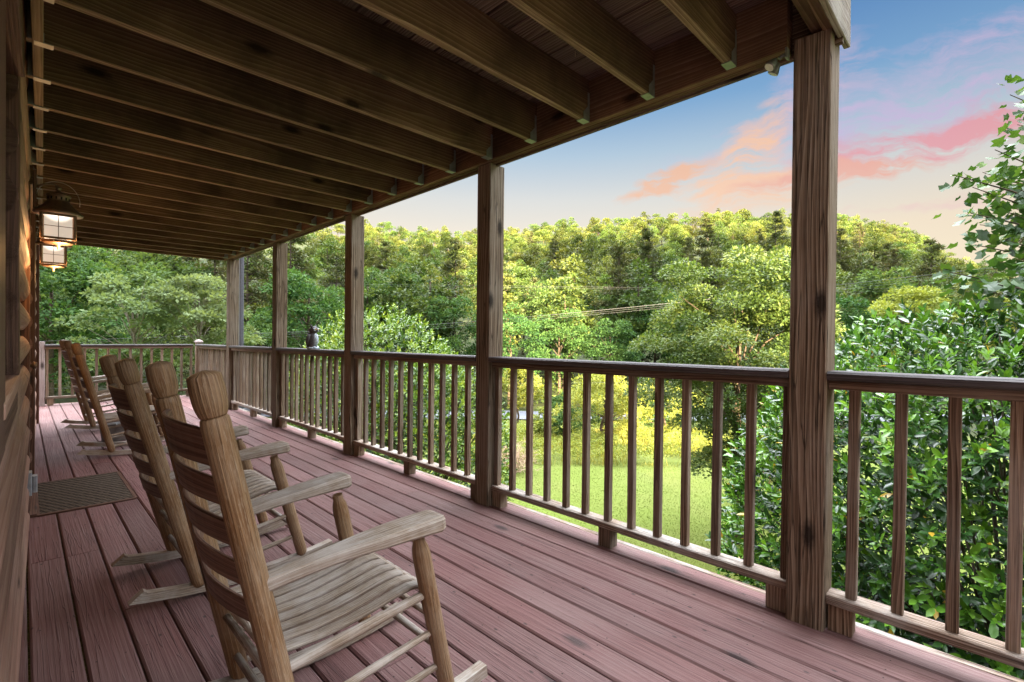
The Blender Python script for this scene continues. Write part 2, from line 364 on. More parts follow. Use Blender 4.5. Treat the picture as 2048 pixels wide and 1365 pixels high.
def foliage(name, stops, rough=.5, trans=.35, spec=.4, hue=.03, val=.25, tint=None, blotch=.0):
    m, q = new_mat(name); bd = q.sep(uvn(q, 'board')); c = q.ramp(bd[0], stops)
    oi = q.n('ShaderNodeObjectInfo').outputs['Random']
    hs = q.n('ShaderNodeHueSaturation'); q.l(c, hs.inputs['Color'])
    q.l(q.m('ADD', .5-hue/2, q.m('MULTIPLY', oi, hue)), hs.inputs['Hue'])
    oi2 = q.m('FRACT', q.m('MULTIPLY', oi, 17.3)); q.l(q.m('ADD', 1-val/2, q.m('MULTIPLY', oi2, val)), hs.inputs['Value'])
    c = hs.outputs[0]
    p = q.n('ShaderNodeBsdfPrincipled'); q.l(c, p.inputs['Base Color']); p.inputs['Roughness'].default_value = rough; p.inputs['Specular IOR Level'].default_value = spec
    t = q.n('ShaderNodeBsdfTranslucent'); tc = q.mix(1, c, (1.25, 1.15, .55), 'MULTIPLY'); q.l(tc, t.inputs[0])
    mx = q.n('ShaderNodeMixShader'); mx.inputs[0].default_value = trans; q.l(p.outputs[0], mx.inputs[1]); q.l(t.outputs[0], mx.inputs[2])
    o = q.n('ShaderNodeOutputMaterial'); q.l(mx.outputs[0], o.inputs[0]); return m
M['leaf_broad'] = foliage('broadleaf', [(0, (.032, .06, .015)), (.5, (.10, .145, .033)), (1, (.22, .25, .065))], .6, .35, .25, .06, .75)
M['leaf_pine'] = foliage('pine_needles', [(0, (.05, .07, .025)), (.5, (.085, .105, .04)), (1, (.16, .14, .07))], .7, .2, .2, .04, .4)
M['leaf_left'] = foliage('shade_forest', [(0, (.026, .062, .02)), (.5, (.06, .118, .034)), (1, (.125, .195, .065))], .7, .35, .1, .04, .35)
M['leaf_pale'] = foliage('pale_leaf', [(0, (.10, .15, .07)), (.5, (.16, .22, .11)), (1, (.21, .28, .13))], .7, .35, .08, .02, .2)
M['leaf_maple'] = foliage('maple_leaf', [(0, (.03, .062, .016)), (.45, (.08, .135, .03)), (1, (.17, .21, .06))], .5, .35, .35, .02, .1)
M['leaf_yellow'] = foliage('yellow_leaf', [(0, (.13, .165, .03)), (.5, (.25, .285, .055)), (1, (.42, .43, .12))], .6, .4, .2, .02, .2)
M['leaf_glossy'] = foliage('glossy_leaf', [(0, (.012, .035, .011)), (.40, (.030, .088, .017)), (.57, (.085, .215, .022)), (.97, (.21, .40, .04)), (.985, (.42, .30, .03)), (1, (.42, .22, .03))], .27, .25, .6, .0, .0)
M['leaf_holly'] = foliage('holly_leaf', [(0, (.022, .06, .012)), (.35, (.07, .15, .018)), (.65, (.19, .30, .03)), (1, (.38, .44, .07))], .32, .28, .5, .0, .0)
M['leaf_tulip'] = foliage('tulip_leaf', [(0, (.018, .05, .014)), (.6, (.04, .095, .02)), (1, (.09, .17, .03))], .4, .3, .4, .0, .0)
M['weed'] = foliage('tall_weed', [(0, (.13, .16, .03)), (.5, (.26, .25, .05)), (1, (.42, .36, .11))], .7, .35, .2, .02, .1)
M['blade'] = foliage('grass_blade', [(0, (.075, .11, .014)), (.5, (.105, .145, .02)), (1, (.15, .185, .035))], .6, .35, .25, .0, .0)
def ground_mat():
    m, q = new_mat('ground_cover'); oc = q.n('ShaderNodeTexCoord').outputs['Object']
    n1 = q.noise(oc, .35, 4, .6); n2 = q.noise(oc, 7, 5, .7); n3 = q.noise(oc, .06, 3, .5)
    lawn = q.mix(n2, (.07, .105, .014), (.125, .155, .028)); lawn = q.mix(q.mapr(n1, .4, .7, 0, .6), lawn, (.12, .13, .035))
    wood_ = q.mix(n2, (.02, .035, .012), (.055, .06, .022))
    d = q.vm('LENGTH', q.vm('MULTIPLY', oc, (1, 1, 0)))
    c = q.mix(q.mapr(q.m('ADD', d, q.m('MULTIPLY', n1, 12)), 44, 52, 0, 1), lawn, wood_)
    finish(q, c, .9, n2, .5, .05, .15); return m
M['ground'] = ground_mat()

# ------------------------------------------------------------------ terrain
RIDGE = [(-3, .20), (-1.5, .235), (-.75, .262), (-.31, .262), (-.15, .25), (0, .255), (.1, .270), (.25, .281), (.42, .291), (.57, .295), (.7, .288), (.78, .272), (.85, .238), (.9, .216), (.96, .192), (1.05, .17), (1.3, .12), (2.5, .1)]
HB, HR = 54., 285.
def sstep(t): t = np.clip(t, 0, 1); return t*t*(3-2*t)
def shade_ridge(w):
    """unseen ridge added behind the house to shade the valley, sun let through its one saddle"""
    n = 2.2*np.sin(w*.55)+1.6*np.sin(w*1.31+1)+1.2*np.sin(w*2.3+2)
    sun_notch = sstep((w-2.6)/1.6)*(1-sstep((w-16.5)/3.0))
    high = 146+7*sstep((-w-10)/40)-4*sstep((w-60)/60)
    return high*(1-sun_notch)+76.0*sun_notch+n*(1-sun_notch)+.25*n*sun_notch
def gz(x, y):
    x = np.asarray(x, float); y = np.asarray(y, float)
    u = FH.x*x+FH.y*y; s = Rv.x*x+Rv.y*y
    z = -3.6-1.9*sstep((u-18)/20)
    z = z+.06*np.sin(x*.5)*np.cos(y*.43)
    a = s/np.maximum(u, 50); hr = np.interp(a, [p[0] for p in RIDGE], [p[1] for p in RIDGE])*HR+EYE-20.5
    t = np.clip((u-HB)/(HR-HB), 0, 1); hill = sstep(t)*.55+t*.45
    z = z+(hr+5.5)*np.where(u > HB, hill, 0)
    z = z+np.where(u > HR, -.16*(u-HR), 0)
    z = z+np.where((u > 60), 1.2*np.sin(x*.11)*np.sin(y*.09), 0)
    # unseen ridge added behind the house, notched to shape the sun's shadow
    v = -(TR.x*x+TR.y*y); w = PERP.x*x+PERP.y*y
    z = z+np.where(v > 215, (shade_ridge(w)+3.6)*sstep((v-215)/85.)*(1-.5*sstep((v-300)/300)), 0)
    return z
def build_ground():
    rad = np.concatenate([np.linspace(0, 24, 25), np.linspace(26, 60, 18), np.linspace(64, 230, 42), np.linspace(234, 420, 60), np.array([460, 520, 620, 800, 1100, 1600, 2400])])
    na = 720; th = np.linspace(0, 2*np.pi, na, endpoint=False)
    rr, tt = np.meshgrid(rad[1:], th, indexing='ij'); x = rr*np.cos(tt); y = rr*np.sin(tt); z = gz(x, y)
    z = np.where(rr > 420, np.maximum(z-(rr-420)*.15, -30), z)
    V = np.concatenate([[[0, 0, float(gz(0, 0))]], np.stack([x, y, z], -1).reshape(-1, 3)])
    F_ = [(0, 1+j, 1+(j+1) % na) for j in range(na)]
    nr = len(rad)-1
    for i in range(nr-1):
        b = 1+i*na
        for j in range(na):
            k = (j+1) % na; F_.append((b+j, b+na+j, b+na+k, b+k))
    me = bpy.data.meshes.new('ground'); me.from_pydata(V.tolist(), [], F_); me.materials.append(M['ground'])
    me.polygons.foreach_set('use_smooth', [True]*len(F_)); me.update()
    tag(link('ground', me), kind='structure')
build_ground()
def build_road():
    mb = MB(); n = 80
    for i in range(n):
        s0, s1 = -90+180*i/n, -90+180*(i+1)/n
        pts = []
        for s_, u_ in ((s0, 39.0+.00035*s0*s0), (s1, 39.0+.00035*s1*s1), (s1, 43.6+.00035*s1*s1), (s0, 43.6+.00035*s0*s0)):
            x, y = fs(u_, s_); pts.append((x, y, float(gz(x, y))+.10))
        mb.face(pts, tuple((p[0], p[1]) for p in pts), (.5, .5))
    tag(mb.build('road', M['asphalt']), kind='structure')
build_road()

# ------------------------------------------------------------------ porch floor
PX = 2.317                      # inner face of the posts
PYS = [.627, 2.669, 4.708, 6.733, 8.757]   # far edge of each post's inner face
PW = .14
DX1, DY0, DY1 = 2.475, -3.2, 11.2
def build_deck():
    mb = MB(); w, gap = .138, .0065; x = DX1-w
    k = 0
    while x > -.12:
        y = DY0+(-.6 if k % 2 else .9)*rnd.random()
        cuts = [DY0]
        yy = DY0+1.2+rnd.random()*3.6
        while yy < DY1-.8: cuts.append(yy); yy += 3.6+rnd.random()*1.2
        cuts.append(DY1)
        for a, b in zip(cuts[:-1], cuts[1:]):
            zz = rnd.uniform(-.0015, .0)
            mb.bar((x+w/2, a+.0015, -.018+zz), (x+w/2, b-.0015, -.018+zz), w, .036, (0, 0, 1), .007)
        x -= w+gap; k += 1
    o = mb.build('porch_deck', M['deck']); tag(o, kind='structure')
    sc = MB(); x = DX1-w
    while x > -.12:
        y = DY0+.219
        while y < DY1:
            for xo in (.03, w-.03):
                cx, cy = x+xo+rnd.uniform(-.006, .006), y+rnd.uniform(-.008, .008); r_ = .0034
                if rnd.random() < .85: sc.face([(cx+r_*math.cos(a*math.pi/3), cy+r_*math.sin(a*math.pi/3), .0004) for a in range(6)], tuple((math.cos(a), math.sin(a)) for a in range(6)), (.5, .5))
            y += .4064
        x -= w+gap
    sc.build('screw_heads', M['rust'], o)
    f = MB(); f.box(DX1+.004, DX1+.042, DY0, DY1, -.26, -.004, .003); f.build('edge_board', M['toe'], o)
    f = MB()
    f.box(-.3, DX1, DY0-.04, DY0-.003, -.26, -.003); f.box(-.3, DX1, DY1+.003, DY1+.04, -.26, -.003)
    y = DY0+.2
    while y < DY1: f.box(-.3, DX1, y, y+.038, -.26, -.038); y += .4064
    f.build('deck_framing', M['joist'], o)
build_deck()
for i, y in enumerate((-3.0, .56, 4.64, 8.69, 11.1)):
    mb = MB(); mb.box(DX1-.2, DX1-.06, y-.07, y+.07, -3.9, -.265, .006)
    tag(mb.build('support_post', M['post']), ['timber support post under the near end of the deck', 'timber support post under the deck below the nearest porch post', 'timber support post under the middle of the deck', 'timber support post under the far part of the deck', 'timber support post under the far corner of the deck'][i], 'post', 'posts carrying the deck')

# ------------------------------------------------------------------ porch posts, upper deck
ZB = lambda y: 2.432-.0057*(y-.5)       # underside of the beam
for i, y1 in enumerate(PYS):
    mb = MB(); top = 2.58 if i == 0 else ZB(y1)-.002
    if i == 0: top = 2.47
    mb.bar((PX+PW/2, y1-PW/2, .0), (PX+PW/2, y1-PW/2, top), PW, PW, (1, 0, 0), .005, nseg=6)
    tag(mb.build('porch_post', M['post']), ['nearest and widest porch post, grained grey brown timber at the right', 'knotty dark brown porch post second from the camera', 'porch post with orange brown narrow side, third from the camera', 'porch post just left of the owl statue', 'farthest porch post, standing in front of the grey downspout'][i], 'post', 'posts holding up the upper deck')
def build_upper():
    root = empty('upper_deck', (0, .5, 2.432)); root.rotation_euler = (-.0057, 0, 0)
    tag(root, 'dark stained timber deck overhead with exposed joists above the porch', 'upper deck')
    Y = lambda y: y-.5
    b = MB(); b.box(PX-.027, PX+.010, Y(.645), Y(8.80), .002, .285, .003); b.box(PX+.0115, PX+.048, Y(.645), Y(8.80), .0, .285, .003); b.build('rim_beam', M['joist'], root)
    f = MB(); f.box(PX+.051, PX+.075, Y(.46), Y(8.84), -.012, .30, .003); f.build('fascia', M['post'], root)
    e = MB(); e.bar((-.05, Y(.545), .175), (PX+.14, Y(.545), .175), .044, .24); e.bar((-.05, Y(.500), .165), (PX+.14, Y(.500), .165), .040, .26); e.build('end_beam', M['joist'], root)
    e = MB(); e.bar((-.05, Y(.465), .155), (PX+.16, Y(.465), .155), .024, .29); e.build('end_fascia', M['toe'], root)
    e = MB(); e.bar((.0, Y(8.82), .14), (PX+.075, Y(8.82), .14), .038, .285); e.build('end_joist', M['joist'], root)
    y = .873; k = 0
    while y < 8.6:
        xw = .012+.009*(y-2.9) if y > 2.9 else .0
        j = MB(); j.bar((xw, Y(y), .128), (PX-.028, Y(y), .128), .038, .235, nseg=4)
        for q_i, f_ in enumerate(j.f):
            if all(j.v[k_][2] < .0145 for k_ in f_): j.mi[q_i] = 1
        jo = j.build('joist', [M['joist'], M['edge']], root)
        for x0, x1, sg in ((PX-.115, PX-.0285, 1), (xw+.004, xw+.085, -1)):
            h = MB(); h.box(x0+.02, x1, Y(y)-.0225, Y(y)+.0225, .006, .0092, .0004)
            for s_ in (-1, 1):
                yy = Y(y)+s_*.0208; a, c = (x0+.03, x1) if sg > 0 else (x1-.03, x0)
                q = [(c, yy, .0095), (a, yy, .0095), (a, yy, .05), (c-sg*.018, yy, .09), (c-sg*.018, yy, .17), (c, yy, .17)]
                h.face(q, tuple((p[0], p[2]) for p in q), (.3, .5)); q2 = [(p[0], p[1]+s_*.0012, p[2]) for p in q][::-1]
                h.face(q2, tuple((p[0], p[2]) for p in q2), (.3, .5))
            h.build('joist_hanger', M['zinc'], jo)
        y += .4064; k += 1
    d = MB(); w, gap = .139, .007; x = -.1
    while x < PX+.08:
        yy = Y(.44)
        while yy < Y(8.84):
            L = min(2.4+rnd.random()*2.4, Y(8.84)-yy)
            if L < .05: break
            d.bar((x+w/2, yy+.001, .266), (x+w/2, yy+L-.001, .266), w, .036, (0, 0, 1), .004); yy += L
        x += w+gap
    d.build('decking', M['decking'], root)
    s_ = MB(); s_.box(-.2, PX+.1, Y(.44), Y(8.84), .31, .33, .002); s_.build('surface_sheet', M['roof'], root)
    n = MB()
    for k in range(34):
        jx, jy = rnd.uniform(.1, 2.2), .873+.4064*rnd.randrange(0, 8)+.2032+rnd.uniform(-.1, .1)
        n.rod([(jx, Y(jy), .222), (jx+rnd.uniform(-.004, .004), Y(jy), .25)], .0016, 5)
    n.build('protruding_nails', M['nail'], root)
build_upper()

# ------------------------------------------------------------------ railings
ZC = lambda y: 1.075-.0065*y          # top of the rail cap
RXI = PX+.012
def rail_section(y0, y1, n, label, ends=(True, True), blocks=(True, True, True), spacing=None, ys=None):
    """one framed railing panel between two posts, running along y"""
    root = empty('railing_section', (PX+.07, (y0+y1)/2, 0)); tag(root, label, 'railing', 'railing panels along the porch edge')
    ox, oy = PX+.07, (y0+y1)/2
    L = lambda x, y, z: (x-ox, y-oy, z)
    xc = PX+.075
    c = MB(); c.bar(L(xc-.012, y0+.0015, ZC(y0)-.0195), L(xc-.012, y1-.0015, ZC(y1)-.0195), .14, .036, ch=.008); c.build('rail_cap', M['cap'], root)
    t = MB(); t.bar(L(xc, y0+.002, ZC(y0)-.058), L(xc, y1-.002, ZC(y1)-.058), .088, .037); t.build('top_rail', M['rail'], root)
    zb = .126
    b = MB(); b.bar(L(xc, y0+.002, zb), L(xc, y1-.002, zb), .089, .038, ch=.004, nseg=3); b.build('bottom_rail', M['toe'], root)
    yb = [y1-.05, (y0+y1)/2, y0+.05]
    for flag, y in zip(blocks, yb):
        if flag: k = MB(); k.box(xc-.036-ox, xc+.036-ox, y-.042-oy, y+.042-oy, .001, zb-.0195, .003, axis=2); k.build('spacer_block', M['rail'], root)
    if ys is None: ys = [y0+.021+(y1-y0-.042)*i/(n-1) for i in range(n)]
    for i, y in enumerate(ys):
        if (i == 0 and not ends[0]) or (i == n-1 and not ends[1]): continue
        k = MB(); jx, jy, tw = rnd.uniform(-.004, .004), rnd.uniform(-.003, .003), rnd.uniform(-.006, .006)
        k.bar(L(xc+jx, y+jy, zb+.0195), L(xc+jx+tw*.5, y+jy+tw, ZC(y)-.077), .037, .037, (1, 0, 0), .003); k.build('baluster', M['rail'], root)
e = PYS
rail_section(-2.3, e[0]-PW, 15, 'railing panel right of the nearest post, in front of the glossy bush', ys=[.407-.1535*i for i in range(17)], blocks=(True, True, True))
rail_section(e[0], e[1]-PW, 13, 'railing panel with the lawn and yellow trees seen through it')
rail_section(e[1], e[2]-PW, 13, 'railing panel left of the knotty second post, holly bush behind')
rail_section(e[2], e[3]-PW, 13, 'railing panel with the owl statue standing on its cap')
rail_section(e[3], e[4]-PW, 13, 'short looking railing panel between the two farthest porch posts')
rail_section(e[4], 10.72, 13, 'orange brown railing panel between farthest porch post and capped corner post')
YF = 11.0
def far_rail():
    root = empty('railing_section', (1.3, YF, 0)); tag(root, 'railing panel across the far end of the porch behind the far chairs', 'railing', 'railing panels along the porch edge')
    x0, x1 = .275, PX+.012; z = 1.0; L = lambda x, zz, y=0: (x-1.3, y, zz)
    c = MB(); c.bar(L(x0, z-.018), L(x1, z-.018), .14, .036, ch=.008); c.build('rail_cap', M['cap'], root)
    t = MB(); t.bar(L(x0, z-.056), L(x1, z-.056), .088, .037); t.build('top_rail', M['rail'], root)
    t = MB(); t.bar(L(x0, .126), L(x1, .126), .089, .038); t.build('bottom_rail', M['rail'], root)
    for x in (x0+.06, 1.3, x1-.06): k = MB(); k.box(x-1.34, x-1.26, -.036, .036, .001, .106, .003, axis=2); k.build('spacer_block', M['rail'], root)
    for i in range(14):
        x = x0+.022+(x1-x0-.044)*i/13; k = MB(); k.bar(L(x, .1455), L(x, z-.075), .037, .037, (1, 0, 0), .003); k.build('baluster', M['rail'], root)
far_rail()
def newel(x, y, w, top, mat, label, cap):
    root = empty('corner_post', (x, y, 0)); tag(root, label, 'post')
    b = MB(); b.bar((0, 0, 0), (0, 0, top), w, w, (1, 0, 0), .006); b.build('shaft', mat, root)
    if cap:
        c = MB(); fr = [((0, 0, top+.001), 1.28), ((0, 0, top+.018), 1.28), ((0, 0, top+.03), 1.05), ((0, 0, top+.052), .55), ((0, 0, top+.058), .1)]
        sec = [(-w/2, -w/2), (w/2, -w/2), (w/2, w/2), (-w/2, w/2)]
        c.sweep(sec, [(p, Vector((1, 0, 0)), Vector((0, 1, 0)), k) for p, k in fr]); c.build('post_cap', M['greywood'], root)
newel(PX+.07, 10.80, .10, 1.035, M['rail'], 'capped short corner post where the side and far railings meet', True)
newel(.20, YF+.04, .145, 1.045, M['greywood'], 'thick grey short post at left end of the far railing', False)

# ------------------------------------------------------------------ log house
HA = -math.atan(.0222)
house = empty('log_house', (-.055, 0, 0), HA)
tag(house, 'reddish brown log house wall with window and door along the porch', 'house')
def log_profile(zlo, zhi, pitch=.178, z0=.658, dep=.058, n=9):
    pts = []; k = math.floor((zlo-z0)/pitch)
    while z0+k*pitch < zhi:
        zb0 = z0+k*pitch
        for dx_, dz_ in ((-.03, -.004), (-.05, 0), (-.03, .004)):
            if zlo <= zb0+dz_ <= zhi: pts.append((-dep+dx_, zb0+dz_))
        for i in range(1, n):
            t = i/n; z = z0+(k+t)*pitch
            if zlo <= z <= zhi: pts.append((dep*(math.sin(math.pi*t)**.7)-dep, z))
        k += 1
    return [(-dep-.03, zlo)]+pts+[(-dep-.03, zhi)]
WFACE = -.001       # how far the bulge of the logs stands out
def log_wall(y0, y1, zlo, zhi, bev=.012):
    mb = MB(); prof = log_profile(zlo, zhi); r0 = (rnd.random(), rnd.random())
    k0 = 0
    def pt(i, y, ins): return (prof[i][0]+WFACE-ins, y, prof[i][1])
    for i in range(len(prof)-1):
        kk = math.floor((((prof[i][1]+prof[i+1][1])/2)-.658)/.178); h = random.Random(kk*7+3); r = (h.random(), h.random())
        ys = np.linspace(y0, y1, max(2, int((y1-y0)/.5)+1))
        for a, b in zip(ys[:-1], ys[1:]):
            z0_, z1_ = prof[i][1], prof[i+1][1]
            mb.face([pt(i, a, 0), pt(i, b, 0), pt(i+1, b, 0), pt(i+1, a, 0)], ((a+r[0]*30, z0_*1.2), (b+r[0]*30, z0_*1.2), (b+r[0]*30, z1_*1.2), (a+r[0]*30, z1_*1.2)), r, True)
    # ends
    for y, fl in ((y0, False), (y1, True)):
        poly = [pt(i, y, 0) for i in range(len(prof))]+[(-.2, y, zhi), (-.2, y, zlo)]
        if fl: poly = poly[::-1]
        mb.face(poly, tuple((p[0], p[2]) for p in poly), (.4, .4))
    return mb
WY0, WY1, WZ0, WZ1 = 1.42, 2.24, 1.06, 2.02
DY_0, DY_1 = 4.40, 5.36
walls = MB()
def absorb(dst, src):
    b = len(dst.v); dst.v += src.v; dst.f += [tuple(i+b for i in f) for f in src.f]; dst.uv += src.uv; dst.r += src.r; dst.sm += src.sm; dst.mi += src.mi
for a in ((-4.0, WY0, -.04, 2.66), (WY0, WY1, -.04, WZ0), (WY0, WY1, WZ1, 2.66), (WY1, DY_0, -.04, 2.66), (DY_0, DY_1, 2.12, 2.66), (DY_1, 8.9, -.04, 2.66), (-4.0, 8.9, 2.66, 5.2)):
    absorb(walls, log_wall(*a))
walls.box(-8, -.2, -4.0, -3.9, -3.7, 5.2, .01); walls.box(-8, -.2, 8.75, 8.9, -3.7, 5.2, .01); walls.box(-8, -7.85, -3.9, 8.75, -3.7, 5.2, .01); walls.box(-.2, -.1, -4.0, 8.9, -3.7, -.05, .01)
walls.build('wall', M['log'], house)
rf = MB()
rf.bar((-8.6, 2.45, 4.95), (-4.0, 2.45, 7.4), 13.9, .12, (0, 0, 1)); rf.bar((-4.0, 2.45, 7.4), (.65, 2.45, 4.95), 13.9, .12, (0, 0, 1)); rf.build('roof', M['roof'], house)
gb = MB()
for y in (-3.97, 8.87): gb.face([(-8, y, 5.2), (-.1, y, 5.2), (-4, y, 7.3)], ((0, 0), (8, 0), (4, 2)), (.5, .5))
gb.build('gable', M['log'], house)
led = MB(); led.box(.020, .056, .60, 8.86, 2.425, 2.66, .003); led.build('ledger_board', M['ledger'], house)
# window
win = MB(); win.box(-.10, -.06, WY0, WY1, WZ0, WZ0+.04); win.box(-.10, -.06, WY0, WY1, WZ1-.04, WZ1); win.box(-.10, -.06, WY0, WY0+.04, WZ0+.04, WZ1-.04); win.box(-.10, -.06, WY1-.04, WY1, WZ0+.04, WZ1-.04); win.box(-.095, -.065, WY0+.04, WY1-.04, (WZ0+WZ1)/2-.02, (WZ0+WZ1)/2+.02)
wn = win.build('window', M['trim'], house); wn['label'] = 'dark trimmed window beside the camera'
pn = MB(); pn.box(-.083, -.077, WY0+.04, WY1-.04, WZ0+.04, WZ1-.04, .001); pn.build('pane', M['glass'], wn)
cs = MB()
cs.box(-.095, .001, WY0-.50, WY0, WZ0-.10, WZ1+.50, .003)          # near jamb casing
cs.box(-.095, .0, WY1, WY1+.11, WZ0, WZ1+.30, .003)                 # far jamb casing
cs.box(-.095, .012, WY0+.001, WY1-.001, WZ1, WZ1+.12, .003)
cs.build('casing', M['trim'], wn)
sl = MB(); sl.box(-.095, .004, WY0-.06, WY1+.02, WZ0-.035, WZ0-.001, .004); sl.build('sill', M['log'], wn)
ap = MB(); ap.box(-.095, -.004, WY0-.02, WY1+.06, WZ0-.15, WZ0-.036, .003); ap.build('apron', M['trim'], wn)
# door
dr_ = MB(); dr_.box(-.085, -.045, DY_0+.02, DY_1-.02, .02, 2.08, .004)
for zz in ((.25, .95), (1.1, 1.9)): dr_.box(-.045, -.035, DY_0+.15, DY_1-.15, zz[0], zz[1], .004)
d_ = dr_.build('door', M['trim'], house)
hd = MB(); hd.rod([(-.045, DY_0+.08, .98), (.0, DY_0+.08, .98), (.012, DY_0+.08, .98), (.03, DY_0+.08, .98)], [.01, .01, .026, .02], 12); hd.build('handle', M['bronze'], d_)
dc = MB(); dc.box(-.09, -.002, DY_0-.115, DY_0-.001, .0, 2.12, .003); dc.box(-.09, .012, DY_1+.001, DY_1+.115, .0, 2.12, .003); dc.box(-.09, .010, DY_0-.115, DY_1+.115, 2.122, 2.24, .003); dc.build('door_casing', M['trim'], house)
th_ = MB(); th_.box(-.09, .03, DY_0, DY_1, .001, .02, .004); th_.build('threshold', M['trim'], house)
ct = MB(); ct.box(-.06, .024, 8.905, 9.0, -.04, 5.2, .004); ct.build('corner_trim', M['trim'], house)
# outdoor socket on the wall by the mat
so = empty('wall_socket', (.036, 4.20, .27)); tag(so, 'grey weatherproof socket box low on the wall beside the door mat', 'socket')
b_ = MB(); b_.box(-.012, .012, -.04, .04, -.07, .07, .004); b_.build('backplate', M['outlet'], so)
b_ = MB(); b_.box(.013, .036, -.032, .032, -.055, .045, .005); b_.build('cover', M['outlet'], so)

# ------------------------------------------------------------------ small porch things
def lamp(x, y, z, k, label, wallx):
    root = empty('wall_lantern', (x, y, z)); tag(root, label, 'lantern', 'lit lanterns beside the door'); root.scale = (k, k, k)
    wx = (wallx-x)/k
    lathe = lambda prof, seg=28: ([(0, 0, p[1]) for p in prof], [p[0] for p in prof], seg)
    h = MB(); P, Q, sg = lathe([(.138, -.004), (.140, .0), (.134, .012), (.105, .040), (.082, .062), (.074, .078), (.066, .084), (.062, .088), (.062, .125), (.070, .129), (.072, .135), (.055, .148), (.03, .160), (.012, .166), (.012, .178), (.02, .186), (.014, .198), (.003, .202)])
    h.rod(P, Q, sg); ho = h.build('hood', M['bronze'], root)
    v = MB()
    for i in range(14):
        a = 2*math.pi*i/14; c, s_ = math.cos(a), math.sin(a)
        v.bar((c*.0625, s_*.0625, .098), (c*.0625, s_*.0625, .118), .009, .003, (c, s_, 0), .0005)
    v.build('vent_slots', M['glass'], ho)
    u = MB(); P, Q, sg = lathe([(.095, -.012), (.136, -.0055)]); u.rod(P, Q, sg); u.build('hood_lining', M['pale_metal'], ho)
    # six-sided glazed body
    fr = MB(); R0 = .122; zt, zb_ = -.012, -.195; NS = 4; ring = [(R0*math.cos(R(90*i+43)), R0*math.sin(R(90*i+43))) for i in range(NS)]
    for i in range(NS):
        a, b = ring[i], ring[(i+1) % NS]
        fr.bar((a[0], a[1], zb_), (a[0], a[1], zt), .013, .013, (a[0], a[1], 0), .002)
        for z_ in (zt-.007, zb_+.009): fr.bar((a[0], a[1], z_), (b[0], b[1], z_), .010, .016, (0, 0, 1), .002)
    fr.rod([(0, 0, zt+.001), (0, 0, zt+.007)], [.105, .105], 24); fr.rod([(0, 0, zb_-.010), (0, 0, zb_-.002)], [.085, .100], 24)
    fr.build('frame', M['bronze'], root)
    for i in range(NS):
        a, b = Vector((*ring[i], 0)), Vector((*ring[(i+1) % NS], 0)); mid = (a+b)/2; n_ = mid.normalized()
        gmb = MB(); pa, pb = a.lerp(b, .06)*.985, a.lerp(b, .94)*.985; zc = (zt+zb_)/2
        gmb.bar((pa.x, pa.y, zc), (pb.x, pb.y, zc), .004, zt-zb_-.03, (0, 0, 1), .0005); gmb.build('glass_pane', M['pane'], root)
    gr = MB()
    for i in range(NS):
        a, b = Vector((*ring[i], 0)), Vector((*ring[(i+1) % NS], 0)); mid = (a+b)/2*1.02; zc = (zt+zb_)/2
        gr.bar((mid.x, mid.y, zb_+.01), (mid.x, mid.y, zt-.01), .004, .004, tuple(mid.normalized()), .0005)
    for i in range(NS):
        a, b = Vector((*ring[i], 0))*1.12, Vector((*ring[(i+1) % NS], 0))*1.12; gr.rod([(a.x, a.y, (zt+zb_)/2), (b.x, b.y, (zt+zb_)/2)], .0023, 6)
        gr.rod([(a.x, a.y, zb_-.002), (a.x, a.y, zt-.004)], .0028, 6)
    gr.build('guard_wires', M['bronze'], root)
    bs = MB(); P, Q, sg = lathe([(.09, zb_-.013), (.075, zb_-.022), (.03, zb_-.027), (.012, zb_-.034), (.008, zb_-.06), (.003, zb_-.066)]); bs.rod(P, Q, sg); bs.build('base', M['bronze'], root)
    bl = MB(); N_ = 22
    bl.rod([(.0, .115*math.cos(math.pi*i/N_+.0), .055+.165*math.sin(math.pi*i/N_)) if False else (.118*math.cos(math.pi*(1.12*i/N_-.06)), .0, .10+.135*math.sin(math.pi*(1.12*i/N_-.06))) for i in range(N_+1)], .0028, 7); bl.build('bail_handle', M['wire'], root)
    ar = MB(); ar.rod([(wx, 0, .17), (wx*.6, 0, .20), (wx*.25, 0, .215), (0, 0, .200)], .007, 8); ar.build('arm', M['bronze'], root)
    bp = MB(); bp.box(wx-.002, wx+.016, -.055, .055, .02, .28, .004); bp.build('backplate', M['trim'], root)
    bb = MB(); P, Q, sg = lathe([(.004, -.05), (.02, -.06), (.028, -.08), (.024, -.10), (.013, -.12), (.012, -.14)]); bb.rod(P, Q, 14)
    bo = bb.build('bulb', M['bulb'], root)
    li = bpy.data.objects.new('lamp_light', bpy.data.lights.new('lamp_light', 'POINT')); COL.objects.link(li); li.parent = root; li.location = (.03, -.03, -.30)
    li.data.energy = .9; li.data.color = (1, .52, .20); li.data.shadow_soft_size = .05
def bulb():
    m, q = new_mat('bulb'); finish(q, (1, .9, .8), .4, emit=((1, .8, .55), 1.5)); return m
M['bulb'] = bulb()
lamp(.160, 4.1, 1.925, .84, 'larger looking lit bronze lantern, nearer of the two on the house wall', .05)
lamp(.190, 5.62, 1.93, .84, 'farther lit bronze lantern, seen just below the nearer one', .07)

